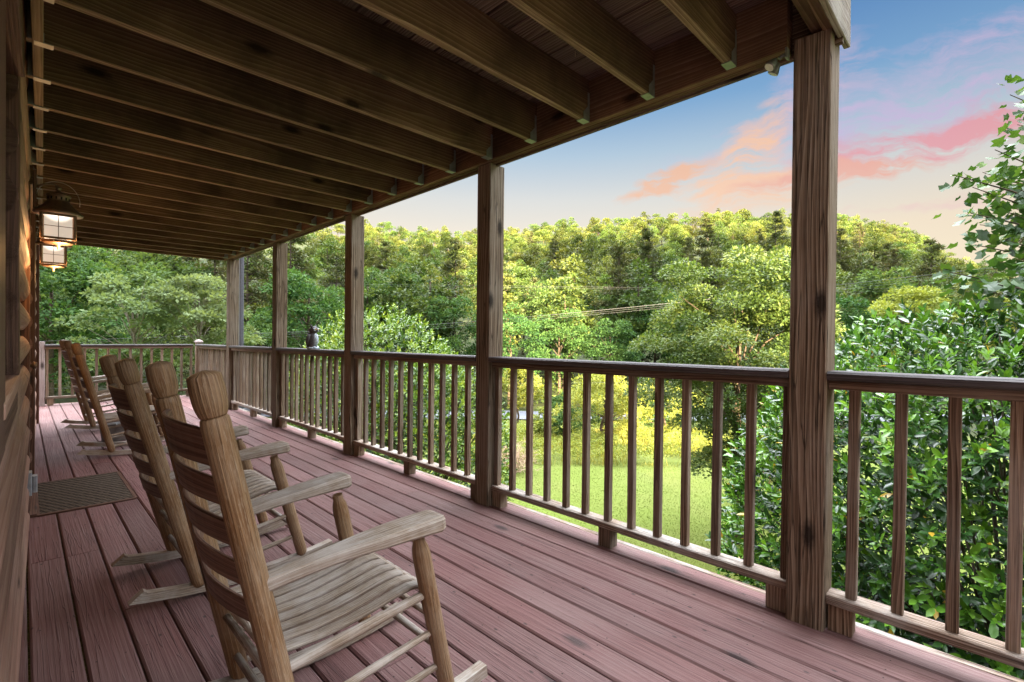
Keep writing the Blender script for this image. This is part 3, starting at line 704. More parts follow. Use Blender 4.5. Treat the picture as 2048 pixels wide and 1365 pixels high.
def door_mat():
    mb = MB(); x0, x1, y0, y1 = .075, .585, 4.40, 5.33; t = .011
    me = [(x0, y0), (x1, y0), (x1, y1), (x0, y1)]
    top = [(x, y, t) for x, y in me]; mb.face([(x0+.012, y0+.012, t), (x1-.012, y0+.012, t), (x1-.012, y1-.012, t), (x0+.012, y1-.012, t)], ((0, 0), (x1-x0, 0), (x1-x0, y1-y0), (0, y1-y0)), (.5, .5))
    o = mb.build('door_mat', M['mat']); tag(o, 'dark brown woven door mat lying on the deck boards by the wall', 'mat')
    e_ = MB()
    for a, b in zip(me, me[1:]+me[:1]): e_.bar((a[0], a[1], .006), (b[0], b[1], .006), .024, .0115, (0, 0, 1), .003, r=(.4, .2))
    e_.build('binding', M['trim'], o)
door_mat()

def owl():
    root = empty('owl_statue', (PX+.065, 5.62, ZC(5.62)), R(-62)); tag(root, 'small dark grey owl statue perched on the rail cap', 'statue')
    root.scale = (1.12, 1.12, 1.12)
    n = 20
    prof = [(-.004, .048, 0), (0, .052, .006), (0, .045, .02), (-.006, .044, .03), (-.010, .052, .06), (-.012, .056, .09), (-.008, .055, .12), (-.002, .049, .145), (.004, .036, .163), (.006, .033, .167), (.008, .042, .178), (.010, .046, .195), (.009, .042, .212), (.006, .030, .224), (.004, .012, .230)]
    b = MB(); b.rod([(p[0], 0, p[2]) for p in prof], [p[1] for p in prof], n); b.build('body', M['owl'], root)
    f = MB(); f.rod([(.020, 0, .035), (.030, 0, .07), (.034, 0, .105), (.030, 0, .14), (.026, 0, .158)], [.024, .030, .031, .026, .015], 12); f.build('breast', M['owl_pale'], root)
    for s_ in (-1, 1):
        w = MB(); w.rod([(.0, s_*.046, .15), (-.012, s_*.054, .11), (-.028, s_*.046, .06), (-.045, s_*.026, .012)], [.014, .022, .018, .006], 10, flat=1); w.build('wing', M['owl'], root)
        for k in range(4): pass
        t = MB(); t.rod([(.012, s_*.026, .216), (.008, s_*.034, .236), (.004, s_*.038, .250)], [.013, .009, .002], 8); t.build('ear_tuft', M['owl'], root)
        d = MB(); d.rod([(.040, s_*.019, .199), (.049, s_*.021, .199)], [.020, .015], 14); d.build('face_disc', M['owl_pale'], root)
        e2 = MB(); e2.rod([(.049, s_*.020, .200), (.053, s_*.021, .200), (.055, s_*.021, .2)], [.008, .006, .001], 10); e2.build('eye', M['eye'], root)
        c = MB()
        for j in (-1, 0, 1): c.rod([(.03, s_*.022+j*.009, .022), (.048, s_*.022+j*.010, .016), (.056, s_*.022+j*.011, .004)], [.006, .006, .003], 7)
        c.build('claw', M['owl_pale'], root)
    bk = MB(); bk.rod([(.048, 0, .196), (.058, 0, .19), (.058, 0, .18)], [.008, .006, .001], 8); bk.build('beak', M['owl'], root)
    ba = MB(); ba.rod([(0, 0, .0005), (0, 0, .012), (.0, 0, .02)], [.058, .056, .045], 18); ba.build('pedestal', M['owl_pale'], root)
owl()

def flood():
    root = empty('security_light', (PX-.05, .632, 2.40)); root.scale = (.62, .62, .62); tag(root, 'small grey floodlight fixed under the beam beside the nearest post', 'floodlight')
    a = MB(); a.box(-.03, .03, .001, .014, -.035, .035, .003, axis=1); a.build('bracket', M['spot'], root)
    b = MB(); b.rod([(0, .014, 0), (-.004, .04, -.005), (-.01, .055, -.02)], [.012, .011, .014], 10); b.build('knuckle', M['spot'], root)
    for s_ in (-1, 1):
        o = Vector((-.012+s_*.028, .066, -.03)); d = Vector((-.25+s_*.25, .45, -.82)).normalized()
        h = MB(); h.rod([o, o+d*.02, o+d*.06, o+d*.075], [.012, .024, .036, .036], 8); ho = h.build('lamp_head', M['spot'], root)
        l = MB(); l.rod([o+d*.0755, o+d*.077], [.032, .030], 12); l.build('lens', M['spotglass'], ho)
flood()

def bucket(x, y, rz, label, mat, k=1.0):
    root = empty('metal_tub', (x, y, 0), rz); tag(root, label, 'tub'); root.scale = (k, k, k)
    b = MB(); X_, Y_ = Vector((1, 0, 0)), Vector((0, 1, 0)); sq = [(-1, -1), (1, -1), (1, 1), (-1, 1)]
    b.sweep(sq, [((0, 0, .003), X_, Y_, .10), ((0, 0, .22), X_, Y_, .125), ((0, 0, .22), X_, Y_, .119), ((0, 0, .03), X_, Y_, .094)], r=(.3, .5)); b.build('body', mat, root)
    r_ = MB(); c = [(-.124, -.124), (.124, -.124), (.124, .124), (-.124, .124)]
    for p, q_ in zip(c, c[1:]+c[:1]): r_.bar((p[0], p[1], .208), (q_[0], q_[1], .208), .008, .026, (0, 0, 1), .003)
    r_.build('rim', M['rim'], root)
    for s_ in (-1, 1):
        h = MB(); h.rod([(-.03, s_*.131, .205), (-.028, s_*.145, .19), (0, s_*.15, .182), (.028, s_*.145, .19), (.03, s_*.131, .205)], .005, 8); h.build('handle', M['rim'], root)
bucket(.745, 6.98, R(8), 'square dark metal tub standing among the far rocking chairs', M['bucket'])
bucket(.99, 7.12, R(24), 'pale zinc tub behind the far rocker runner beside the dark tub', M['rim'], .92)

def downspout():
    root = empty('downspout', (PX+.235, 8.82, 0)); tag(root, 'grey square downspout running down behind the farthest porch post', 'downspout')
    p = MB(); p.bar((0, 0, -3.4), (0, 0, 2.55), .075, .06, (1, 0, 0), .012); p.build('pipe', M['gutter'], root)
    for z in (1.05, 1.95): s_ = MB(); s_.bar((0, 0, z), (0, 0, z+.03), .083, .068, (1, 0, 0), .01); s_.build('strap', M['gutter'], root)
downspout()

# ------------------------------------------------------------------ rocking chairs
RR_ = 2.2
def rocker_z(x): return .0016+(RR_-math.sqrt(max(RR_**2-(x-.24)**2, 0)))
def make_chair(name='rocking_chair'):
    root = empty(name)
    WB, BX, ZT, WF, FX, JX, ZA = .250, .272, 1.095, .268, .462, .318, .588
    foot = lambda s_: Vector((.0, s_*WB, rocker_z(0)+.036)); top = lambda s_: Vector((-BX, s_*WB, ZT))
    def bp(s_, z): a, b = foot(s_), top(s_); return a.lerp(b, (z-a.z)/(b.z-a.z))
    for s_ in (-1, 1):
        p = MB(); zs = [(.045, .018), (.055, .025), (.075, .029), (.30, .0305), (.60, .031), (.90, .0315), (.970, .0315), (.985, .030), (.990, .0255)]
        p.rod([bp(s_, z) for z, _ in zs], [r for _, r in zs], 22); po = p.build('back_post', M['chair'], root)
        f = MB(); zs = [(.9905, .0275), (.995, .0300), (1.010, .0340), (1.030, .0362), (1.055, .0362), (1.078, .0348), (1.0835, .0338), (1.090, .020), (1.094, .003)]
        f.rod([bp(s_, z) for z, _ in zs], [r for _, r in zs], 22); f.build('finial', M['seat'] if False else M['chair'], po)
        # front leg, ending in a turned neck under the arm
        a, b = Vector((FX, s_*WF, rocker_z(FX)+.036)), Vector((JX, s_*WF, ZA)); 
        l = MB(); ts = [(0, .017), (.02, .024), (.05, .0265), (.45, .0275), (.80, .0285), (.88, .0285), (.93, .0255), (.965, .019), (1.0, .0185)]
        l.rod([a.lerp(b, t) for t, _ in ts], [r for _, r in ts], 20); l.build('front_leg', M['chair'], root)
        # rocker runner: a sawn bow
        k = MB(); xs = np.linspace(-.255, .62, 16); frames = []
        for i, x in enumerate(xs):
            dx = .01; d = Vector((dx*2, 0, rocker_z(x+dx)-rocker_z(x-dx))).normalized(); B = Vector((0, 1, 0)); A = Vector((-d.z, 0, d.x))
            frames.append((Vector((x, s_*(WB+(WF-WB)*max(0, x)/FX)*.965, rocker_z(x)+.0215)), A, B, 1))
        # slanted tail cut
        w2, h2 = .019, .0205; sec = [(-h2, -w2), (h2, -w2), (h2, w2), (-h2, w2)]
        k.sweep(sec, frames, caps=True); n0 = 0
        for i in (1, 2): v = Vector(k.v[i]); k.v[i] = (v.x+.042, v.y, v.z)
        k.build('runner', M['seat'], root)
        # arm: a shaped board, narrow at the back post and broad at the front
        r_ = MB(); N_ = 12; fr = []; pb = bp(s_, .565)
        for i in range(N_+1):
            t = i/N_; x = pb.x+.012+(.356-pb.x-.012)*t; z = .572+.062*t+.010*math.sin(math.pi*t)
            half = .020+.030*min(1, (t/.62))**1.6-.004*max(0, t-.85)/.15; 
            thick = .0165+.0085*t-.004*math.sin(math.pi*t)
            yo = s_*(WB+(WF+.026-WB)*t+.004)
            fr.append((Vector((x, yo, z)), Vector((0, 1, 0)), Vector((-.16, 0, 1)).normalized(), (half/.05, thick/.025)))
        c = .010; sec = [(-.05+c, -.025), (.05-c, -.025), (.05, -.025+c), (.05, .025-c), (.05-c, .025), (-.05+c, .025), (-.05, .025-c), (-.05, -.025+c)]
        e0 = fr[-1]; fr.append((e0[0]+Vector((.014, 0, .001)), e0[1], e0[2], (e0[3][0]*.84, e0[3][1]*.86)))
        r_.sweep(sec, fr); r_.build('arm', M['seat'], root)
        # side rungs
        fl = lambda z: a.lerp(b, (z-a.z)/(b.z-a.z))
        for z0, z1, rr in ((.335, .402, .0145), (.20, .275, .0115), (.095, .158, .0115)):
            g_ = MB(); p0, p1 = bp(s_, z0), fl(z1); g_.rod([p0, p0.lerp(p1, .08), p0.lerp(p1, .5), p0.lerp(p1, .92), p1], [rr*.8, rr*.92, rr*1.08, rr*.92, rr*.8], 12)
            g_.build('seat_rail' if z0 > .3 else 'side_rung', M['seat'], root)
    fl2 = lambda s_, z: Vector((FX, s_*WF, .06)).lerp(Vector((JX, s_*WF, ZA)), (z-.06)/(ZA-.06))
    for z, nm, fn in ((.315, 'front_rung', fl2), (.205, 'front_rung', fl2), (.40, 'front_rail', fl2), (.28, 'back_rung', bp), (.14, 'back_rung', bp), (.375, 'back_rail', bp)):
        g_ = MB(); p0, p1 = fn(-1, z), fn(1, z); g_.rod([p0, p0.lerp(p1, .5), p1], [.0105, .0128, .0105], 12); g_.build(nm, M['seat'], root)
    # bowed back slats
    for zc, h in ((.908, .094), (.800, .070), (.695, .068), (.590, .066), (.488, .064)):
        s2 = MB(); N_ = 10; fr = []
        up = (top(1)-foot(1)).normalized()
        for i in range(N_+1):
            t = i/N_; y = -WB+2*WB*t; c = bp(1, zc); bow = -.050*math.sin(math.pi*t)
            crown = .012*math.sin(math.pi*t)
            nrm = Vector((1, -.050*math.pi*math.cos(math.pi*t)/(2*WB)*-1, 0)).normalized()
            fr.append((Vector((c.x+bow, y, c.z))+up*crown*.5, up, nrm, (1+crown/h*.5, 1)))
        c2 = .004; hh, tt = h/2, .0068; sec = [(-hh, -tt+c2), (-hh+c2, -tt), (hh-c2, -tt), (hh, -tt+c2), (hh, tt-c2), (hh-c2, tt), (-hh+c2, tt), (-hh, tt-c2)]
        s2.sweep(sec, fr); s2.build('back_slat', M['back'], root)
    # seat: nine dished slats
    zc_ = lambda x: None
    prof = [(-.075, .366), (-.03, .362), (.05, .363), (.13, .371), (.21, .386), (.28, .402), (.33, .410), (.365, .407), (.392, .394), (.402, .381)]
    n = 9
    for i in range(n):
        s3 = MB(); fr = []
        for k, (x, z) in enumerate(prof):
            t = (x+.075)/(.477); half = (WB-.028+(WF-WB)*t); w = 2*half/n; yc = -half+w*(i+.5)
            a_, b_ = prof[max(k-1, 0)], prof[min(k+1, len(prof)-1)]; d = Vector((b_[0]-a_[0], 0, b_[1]-a_[1])).normalized()
            fr.append((Vector((x, yc, z)), Vector((0, 1, 0)), Vector((-d.z, 0, d.x)), ((w-.0150)/.05, 1)))
        c3 = .0035; sec = [(-.025+c3, -.0065), (.025-c3, -.0065), (.025, -.0065+c3), (.025, .0065-c3), (.025-c3, .0065), (-.025+c3, .0065), (-.025, .0065-c3), (-.025, -.0065+c3)]
        s3.sweep(sec, fr); s3.build('seat_slat', M['seat'], root)
    return root
ch0 = make_chair()
for i, (x, y, rz, rock, lab) in enumerate([(.516, 1.515, .2, -2.27, 'nearest weathered slat back wooden rocking chair, its seat fully in view'),
        (.575, 2.827, .8, .35, 'wooden rocking chair just behind the nearest one, its runner tails on the boards'),
        (.637, 6.315, -3.0, -.07, 'third wooden rocking chair along, standing in front of the metal tub'),
        (.612, 8.045, 2.3, -1.55, 'farthest wooden rocking chair, beyond the metal tub near the far railing')]):
    c = ch0 if i == 0 else copy_tree(ch0)
    k = R(rock); c.rotation_mode = 'XYZ'
    # rolling on its runners: turn about the middle of the bow
    Mx = Matrix.Translation((x, y, 0)) @ Matrix.Rotation(R(rz), 4, 'Z') @ Matrix.Translation((.24, 0, RR_)) @ Matrix.Rotation(-k, 4, 'Y') @ Matrix.Translation((-.24, 0, -RR_))
    Mx = Matrix.Translation((0, 0, 0)) @ Mx
    Mx.translation.x += RR_*math.sin(-k)*.98
    c.matrix_world = Mx
    tag(c, lab, 'rocking chair', 'rocking chairs on the porch')

# ------------------------------------------------------------------ foliage geometry
def unit(a): return a/np.maximum(np.linalg.norm(a, axis=-1, keepdims=True), 1e-9)
def leaf_cards(name, P, D, N, L, Wd, rv, mat, shape='diamond'):
    D = unit(D); N = unit(N-D*(N*D).sum(-1, keepdims=True)); S_ = np.cross(D, N)
    L = np.broadcast_to(np.asarray(L, float), (len(P),))[:, None]; Wd = np.broadcast_to(np.asarray(Wd, float), (len(P),))[:, None]
    def pt(a, b, c=0): return P+D*L*a+S_*Wd*b+N*Wd*c
    if shape == 'diamond':
        V = np.stack([pt(0, 0), pt(.45, .5, .12), pt(1, 0), pt(.5, -.5, .12)], 1); T = [0, 1, 2, 3]; fz = [4]
    elif shape == 'ovate':
        V = np.stack([pt(0, 0), pt(.28, .40, .16), pt(.66, .44, .14), pt(1, 0, -.12), pt(.66, -.44, .14), pt(.28, -.40, .16), pt(.32, 0), pt(.68, 0, -.03)], 1)
        T = [0, 1, 6, 1, 2, 7, 6, 2, 3, 7, 0, 6, 5, 6, 7, 4, 5, 7, 3, 4]; fz = [3, 4, 3, 3, 4, 3]
    elif shape == 'lobed':
        V = np.stack([pt(0, 0), pt(.05, .22, .05), pt(.18, .52, .12), pt(.42, .30, .08), pt(.80, .48, .10), pt(.88, .0, -.05), pt(.80, -.48, .10), pt(.42, -.30, .08), pt(.18, -.52, .12), pt(.05, -.22, .05), pt(.45, 0)], 1)
        T = [0, 1, 2, 3, 10, 10, 3, 4, 5, 10, 5, 6, 7, 0, 10, 7, 8, 9]; fz = [5, 4, 4, 5]
    elif shape == 'blade':
        V = np.stack([pt(0, -.5), pt(0, .5), pt(1, 0)], 1); T = [0, 1, 2]; fz = [3]
    return np_mesh(name, V, T, fz, rv, mat, shape == 'ovate')
def rand_dirs(n): return unit(rng.normal(size=(n, 3)))
def crown_points(clusters, radii, n, shell=.5, flat=.75):
    """leaf positions on and in a set of leaf clusters; returns P, outward direction"""
    w = radii**2; idx = rng.choice(len(clusters), n, p=w/w.sum()); d = rand_dirs(n); d[:, 2] = np.abs(d[:, 2])*.9+d[:, 2]*.1-.12
    d = unit(d); r = radii[idx]*(shell+(1-shell)*rng.random(n)**.6)
    off = d*r[:, None]; off[:, 2] *= flat
    return clusters[idx]+off, d, idx
def make_crown(name, clusters, radii, n, L, asp, mat, shape='diamond', droop=.25, flat=.75, shell=.5):
    P, d, idx = crown_points(np.asarray(clusters, float), np.asarray(radii, float), n, shell, flat)
    D = unit(d+rand_dirs(n)*.8+np.array([0, 0, -droop])); N = unit(d*.4+np.array([0, 0, 1.0])+rand_dirs(n)*.55)
    Ls = L*(.65+.7*rng.random(n)); tone = rng.random(len(clusters))[idx]*.45+rng.random(n)*.55
    return leaf_cards(name, P, D, N, Ls, Ls*asp, np.stack([tone, rng.random(n)], 1), mat, shape)
def ellipsoid_clusters(k, c, rad, rlo=.5, rr=(.8, 1.3), taper=0.0, zmin=None):
    out = []; rs = []
    while len(out) < k:
        d = rand_dirs(1)[0]; t = rlo+(1-rlo)*rng.random()**.5; p = d*t
        sc = 1-taper*(p[2]*.5+.5); q_ = np.array([p[0]*rad[0]*sc, p[1]*rad[1]*sc, p[2]*rad[2]])+c
        if zmin is not None and q_[2] < zmin: continue
        out.append(q_); rs.append(rng.uniform(*rr)*(1-.5*taper*(p[2]*.5+.5)))
    return np.array(out), np.array(rs)
def limbs(mb, base, top, r0, clusters, nl, mat_i=0, r1f=.35, seg=7, bend=.15):
    base, top = Vector(base), Vector(top); pts = []; rad = []
    for i in range(7):
        t = i/6; p = base.lerp(top, t)+Vector((rnd.uniform(-1, 1), rnd.uniform(-1, 1), 0))*bend*(t > 0)*(t < 1)*.5; pts.append(p); rad.append(r0*(1-t)+r0*r1f*t)
    rad[0] *= 1.25; mb.rod(pts, rad, seg+2)
    order = rng.choice(len(clusters), min(nl, len(clusters)), replace=False)
    for i in order:
        e_ = Vector(clusters[i]); t = min(.95, max(.3, (e_.z-base.z)/(top.z-base.z+1e-6)*.75-.02)); k = t*6; a = pts[int(k)].lerp(pts[min(int(k)+1, 6)], k-int(k))
        m1 = a.lerp(e_, .5)+Vector((rnd.uniform(-.1, .1), rnd.uniform(-.1, .1), rnd.uniform(0, .2)))*(e_-a).length*.5
        r_ = r0*.38*(1-t*.5); mb.rod([a, a.lerp(m1, .5), m1, m1.lerp(e_, .55), e_], [r_, r_*.8, r_*.6, r_*.42, r_*.15], seg)

def join2(name, trunk_mb, bark, crown_me):
    """trunk and crown as one mesh with two materials (for far trees)"""
    tm = trunk_mb.mesh(name, bark)
    nv, nl, np_ = len(tm.vertices), len(tm.loops), len(tm.polygons)
    a = np.empty(nv*3, np.float32); tm.vertices.foreach_get('co', a); b = np.empty(len(crown_me.vertices)*3, np.float32); crown_me.vertices.foreach_get('co', b)
    la = np.empty(nl, np.int32); tm.loops.foreach_get('vertex_index', la); lb = np.empty(len(crown_me.loops), np.int32); crown_me.loops.foreach_get('vertex_index', lb)
    ta = np.empty(np_, np.int32); tm.polygons.foreach_get('loop_total', ta); tb = np.empty(len(crown_me.polygons), np.int32); crown_me.polygons.foreach_get('loop_total', tb)
    ub = np.empty(len(crown_me.loops)*2, np.float32); crown_me.uv_layers['board'].data.foreach_get('uv', ub)
    me = bpy.data.meshes.new(name); me.vertices.add(nv+len(b)//3); me.vertices.foreach_set('co', np.concatenate([a, b]))
    lo = np.concatenate([la, lb+nv]); me.loops.add(len(lo)); me.loops.foreach_set('vertex_index', lo)
    tot = np.concatenate([ta, tb]); me.polygons.add(len(tot)); me.polygons.foreach_set('loop_start', np.concatenate([[0], np.cumsum(tot)[:-1]]).astype(np.int32)); me.polygons.foreach_set('loop_total', tot)
    uv = me.uv_layers.new(name='board'); uv.data.foreach_set('uv', np.concatenate([np.full(nl*2, .5, np.float32), ub]))
    me.materials.append(bark); me.materials.append(crown_me.materials[0])
    me.polygons.foreach_set('material_index', np.concatenate([np.zeros(np_, np.int32), np.ones(len(tb), np.int32)])); me.update(calc_edges=True); me.validate()
    return me

def broad_proto(seed, H, cr, cz, n, leaf, mat, k=46, taper=.25, bark='bark', two=False, nl=8, rr=(.85, 1.5), r0=.22):
    cl, rs = ellipsoid_clusters(k, np.array([0, 0, cz]), cr, .45, rr, taper)
    t = MB(); limbs(t, (0, 0, -.6), (rnd.uniform(-.3, .3), rnd.uniform(-.3, .3), cz+cr[2]*.6), r0, cl, nl)
    cm = make_crown('crown', cl, rs, n, leaf, .62, M[mat])
    return (t.mesh('trunk', M[bark]), cm) if two else join2('tree', t, M[bark], cm)
def pine_proto(H, n, leaf, mat='leaf_pine', bare=.35, two=False):
    t = MB(); t.rod([(0, 0, -.6), (.05, 0, H*.5), (0, .06, H*.98)], [.20, .13, .03], 7)
    cl = []; rs = []
    z = H*bare
    while z < H:
        f = (z-H*bare)/(H*(1-bare)); reach = 3.0*(1-f)**.7+.35
        for b in range(rnd.randint(3, 5)):
            a = rnd.uniform(0, 2*math.pi); L = reach*rnd.uniform(.6, 1.1); zz = z+rnd.uniform(-.3, .3)
            e_ = Vector((math.cos(a)*L, math.sin(a)*L, zz+.12*L)); t.rod([(0, 0, zz-.1), e_*.5+Vector((0, 0, zz*.5)), e_], [.05, .035, .012], 5)
            for q_ in (.55, .8, 1.0):
                cl.append((e_.x*q_, e_.y*q_, zz+.12*L*q_)); rs.append(.42+.35*(1-f))
        z += H*.055*rnd.uniform(.8, 1.3)
    cm = make_crown('crown', cl, rs, n, leaf, .32, M[mat], droop=-.1, flat=.38, shell=.2)
    return join2('tree', t, M['bark'], cm)

PROTO = {
 'broad': [broad_proto(i, 12, (3.9+.4*(i % 3), 3.9, 4.0+.5*(i % 2)), 7.4, 5600, .38, 'leaf_broad', 30, rr=(1.1, 1.9)) for i in range(5)],
 'spire': [broad_proto(i+10, 15, (3.1, 3.1, 5.0), 8.8, 4800, .37, 'leaf_broad', 34, .32, rr=(1.0, 1.6)) for i in range(3)],
 'pine': [pine_proto(15+i, 2600, .62, bare=.30+.08*i) for i in range(4)],
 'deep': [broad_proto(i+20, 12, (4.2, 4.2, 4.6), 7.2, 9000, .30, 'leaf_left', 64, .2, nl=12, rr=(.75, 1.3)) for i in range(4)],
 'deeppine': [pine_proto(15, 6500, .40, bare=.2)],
}
PROTO_CYCLE = {}
def at(x, y, d):
    """a point of the place, found from where it shows in the photograph and its distance"""
    v = Fv+R2*((x-1024)/FPX)+U2*((682.5-y)/FPX); return Vector((0, 0, EYE))+v*d
def topx(p):
    v = Vector(p)-Vector((0, 0, EYE)); d = v.dot(Fv); return 1024+FPX*v.dot(R2)/d, 682.5-FPX*v.dot(U2)/d, d
def place(kind, x, y, sc, rz=None, scz=None):
    lst = PROTO[kind]; i = PROTO_CYCLE.get(kind, 0); PROTO_CYCLE[kind] = i+1
    o = bpy.data.objects.new('tree', lst[i % len(lst)]); COL.objects.link(o)
    o.location = (x, y, float(gz(x, y))-.2); o.rotation_euler = (0, 0, rnd.uniform(0, 6.28) if rz is None else rz); o.scale = (sc, sc, scz or sc); return o

# ------------------------------------------------------------------ the wooded hill
cand = []
u = 58.
while u < 312:
    st = 7.2+u*.007; s = -1.25*u
    while s < 1.2*u:
        uu, ss = u+rnd.uniform(-.4, .4)*st, s+rnd.uniform(-.4, .4)*st
        f = (u-58)/232; q_ = rnd.random()
        kind = ('deep' if q_ < .5 else 'spire' if q_ < .75 else 'pine') if u < 78 else ('broad' if q_ < .46+.46*(f > .72) else 'pine' if q_ < .62 and f < .75 else 'spire' if f < .75 else 'broad')
        sc = rnd.uniform(.80, 1.22)*(1-.34*f)*(1.0 if kind != 'pine' else .95-.22*(f > .45))*(.86 if f > .85 else 1)
        cand.append((uu, ss, kind, sc)); s += st*rnd.uniform(.85, 1.15)
    u += st*.95
HT = {'broad': 12.6, 'spire': 15, 'pine': 15, 'deep': 12.8, 'deeppine': 15}; RW = {'broad': 4.3, 'spire': 2.9, 'pine': 2.9, 'deep': 4.6, 'deeppine': 2.9}
BW, BH, Q = 512, 341, 4
mask = np.zeros((BH, BW), bool); yy, xx = np.mgrid[0:BH, 0:BW]; X_, Y_ = xx*Q, yy*Q
mask |= (X_ < 68) | ((X_ >= 480) & (X_ < 1590) & (Y_ < 517-(X_-480)*.368)) | ((X_ < 480) & (Y_ < 480+(X_-75)*.0914)) | ((X_ > 1585) & (X_ < 1668)) | (Y_ > 760)
mask |= ((X_ > 1670) & (Y_ > 640-(X_-1670)*.2))
info = []
for c in sorted(cand, key=lambda c: c[0]):
    x, y = fs(c[0], c[1]); z = float(gz(x, y)); h = HT[c[2]]*c[3]; r = RW[c[2]]*c[3]
    cx, cy, d = topx((x, y, z+h*.6)); ry, rx = h*.42/d*FPX, r/d*FPX
    if cx < -60 or cx > 2110: continue
    x0, x1, y0, y1 = int(max(0, (cx-rx)/Q)), int(min(BW, (cx+rx)/Q+1)), int(max(0, (cy-ry)/Q)), int(min(BH, (cy+ry)/Q+1))
    if x1 <= x0 or y1 <= y0: continue
    sub = (((xx[y0:y1, x0:x1]*Q-cx)/rx)**2+((yy[y0:y1, x0:x1]*Q-cy)/ry)**2) < .92
    new = sub & ~mask[y0:y1, x0:x1]; n = int(new.sum()); mask[y0:y1, x0:x1] |= sub
    if n > 2: info.append((n, c, x, y, cx, cy))
info.sort(key=lambda t: -t[0])
KW = {'broad': ('broadleaf_tree', 'rounded broadleaf tree'), 'spire': ('broadleaf_tree', 'tall narrow broadleaf tree'), 'pine': ('pine_tree', 'thin layered pine'), 'deep': ('broadleaf_tree', 'full leafy tree')}
def zone(cx):
    return 'left of the farthest post' if cx < 455 else 'between the far porch posts' if cx < 690 else 'left of the knotty second post' if cx < 950 else 'right of the knotty second post' if cx < 1270 else 'left of the nearest post' if cx < 1590 else 'right of the nearest post'
for n, (uu, ss, kind, sc), x, y, cx, cy in info[:285]:
    o = place(kind, x, y, sc, scz=sc*rnd.uniform(.92, 1.1)); o.name = KW[kind][0]
    band = 'low on the shaded hillside' if uu < 105 else 'halfway up the wooded hillside' if uu < 180 else 'high on the sunlit hillside' if uu < 258 else 'on the ridge line of the hill'
    tag(o, '%s %s, %s' % (KW[kind][1], band, zone(cx)), 'tree', 'trees on the far hillside')
rest = info[285:]
if rest:
    lite = [broad_proto(60+i, 12, (3.9+.4*i, 3.9, 4.0), 7.4, 1300, .75, 'leaf_broad', 24, rr=(1.3, 2.0)) for i in range(3)]
    LV = []
    for m_ in lite:
        a = np.empty(len(m_.vertices)*3, np.float32); m_.vertices.foreach_get('co', a)
        mi = np.empty(len(m_.polygons), np.int32); m_.polygons.foreach_get('material_index', mi); k0 = int((mi == 0).sum())
        vi = np.empty(len(m_.loops), np.int32); m_.loops.foreach_get('vertex_index', vi); lt = np.empty(len(m_.polygons), np.int32); m_.polygons.foreach_get('loop_total', lt)
        ub = np.empty(len(m_.loops)*2, np.float32); m_.uv_layers['board'].data.foreach_get('uv', ub); l0 = int(lt[:k0].sum())
        LV.append((a.reshape(-1, 3)[vi[l0:]].reshape(-1, 4, 3), ub.reshape(-1, 2)[l0:].reshape(-1, 4, 2)[:, 0]))
    VV = []; UU = []
    for q_i, (n, (uu, ss, kind, sc), x, y, cx, cy) in enumerate(rest):
        V, Ux = LV[q_i % 3]; a = rnd.uniform(0, 6.28); c, s_ = math.cos(a), math.sin(a); kx = .72 if kind in ('spire', 'pine') else 1
        P_ = V*np.array([sc*kx, sc*kx, sc*(1.15 if kx < 1 else 1)]); P_ = np.stack([P_[..., 0]*c-P_[..., 1]*s_, P_[..., 0]*s_+P_[..., 1]*c, P_[..., 2]], -1)+np.array([x, y, float(gz(x, y))-.2])
        VV.append(P_); UU.append(np.clip(Ux+rnd.uniform(-.2, .2), 0, 1))
    tag(link('distant_woods', np_mesh('distant_woods', np.concatenate(VV), [0, 1, 2, 3], [4], np.concatenate(UU), M['leaf_broad'])), 'remaining far off tree crowns filling the gaps on the hillside', 'woods', kind='stuff')
# undergrowth along the foot of the hill and beyond the road
cl = []; rs = []
for i in range(420):
    uu = rnd.uniform(45, 62); ss = rnd.uniform(-60, 62); x, y = fs(uu, ss); cl.append((x, y, float(gz(x, y))+rnd.uniform(.3, 1.6))); rs.append(rnd.uniform(.7, 1.7))
for i in range(500):
    uu = rnd.uniform(62, 230); ss = rnd.uniform(-1.0, 1.0)*uu; x, y = fs(uu, ss); cl.append((x, y, float(gz(x, y))+rnd.uniform(.5, 3))); rs.append(rnd.uniform(1.0, 2.6))
tag(link('undergrowth', make_crown('undergrowth', cl, rs, 60000, .36, .6, M['leaf_broad'])), 'leafy undergrowth filling the foot of the hill beyond the road', 'undergrowth', kind='stuff')
o = place('pine', *fs(280, 117.5), .86); o.name = 'pine_tree'; tag(o, 'lone flat topped pine poking above the ridge line', 'tree', 'trees on the far hillside')

# ------------------------------------------------------------------ nearer trees, each its own
def grown(name, label, px, d, H, cr, czf, n, leaf, mat, bark='bark', k=50, taper=.2, nl=14, r0=.16, rr=(.22, .36), group=None, shape='diamond', asp=.62, ztop=None, rlo=.45, flat=.75):
    """a tree or tall shrub with its own trunk and crown; rr is the clump size as a share of the crown radius"""
    p = at(px, 690, d); x, y = p.x, p.y; z = float(gz(x, y)); root = empty(name, (x, y, z)); tag(root, label, 'tree' if 'tree' in name else 'shrub', group)
    cz = H*czf; cl, rs = ellipsoid_clusters(k, np.array([0, 0, cz]), cr, rlo, (rr[0]*cr[0], rr[1]*cr[0]), taper)
    t = MB(); limbs(t, (0, 0, -.25), (rnd.uniform(-.2, .2), rnd.uniform(-.2, .2), cz+cr[2]*.5), r0, cl, nl, bend=.25)
    t.build('trunk', M[bark], root)
    link('crown', make_crown('crown', cl, rs, n, leaf, asp, M[mat], shape, flat=flat), root)
    return root
gl = 'trees beyond the far end of the porch'
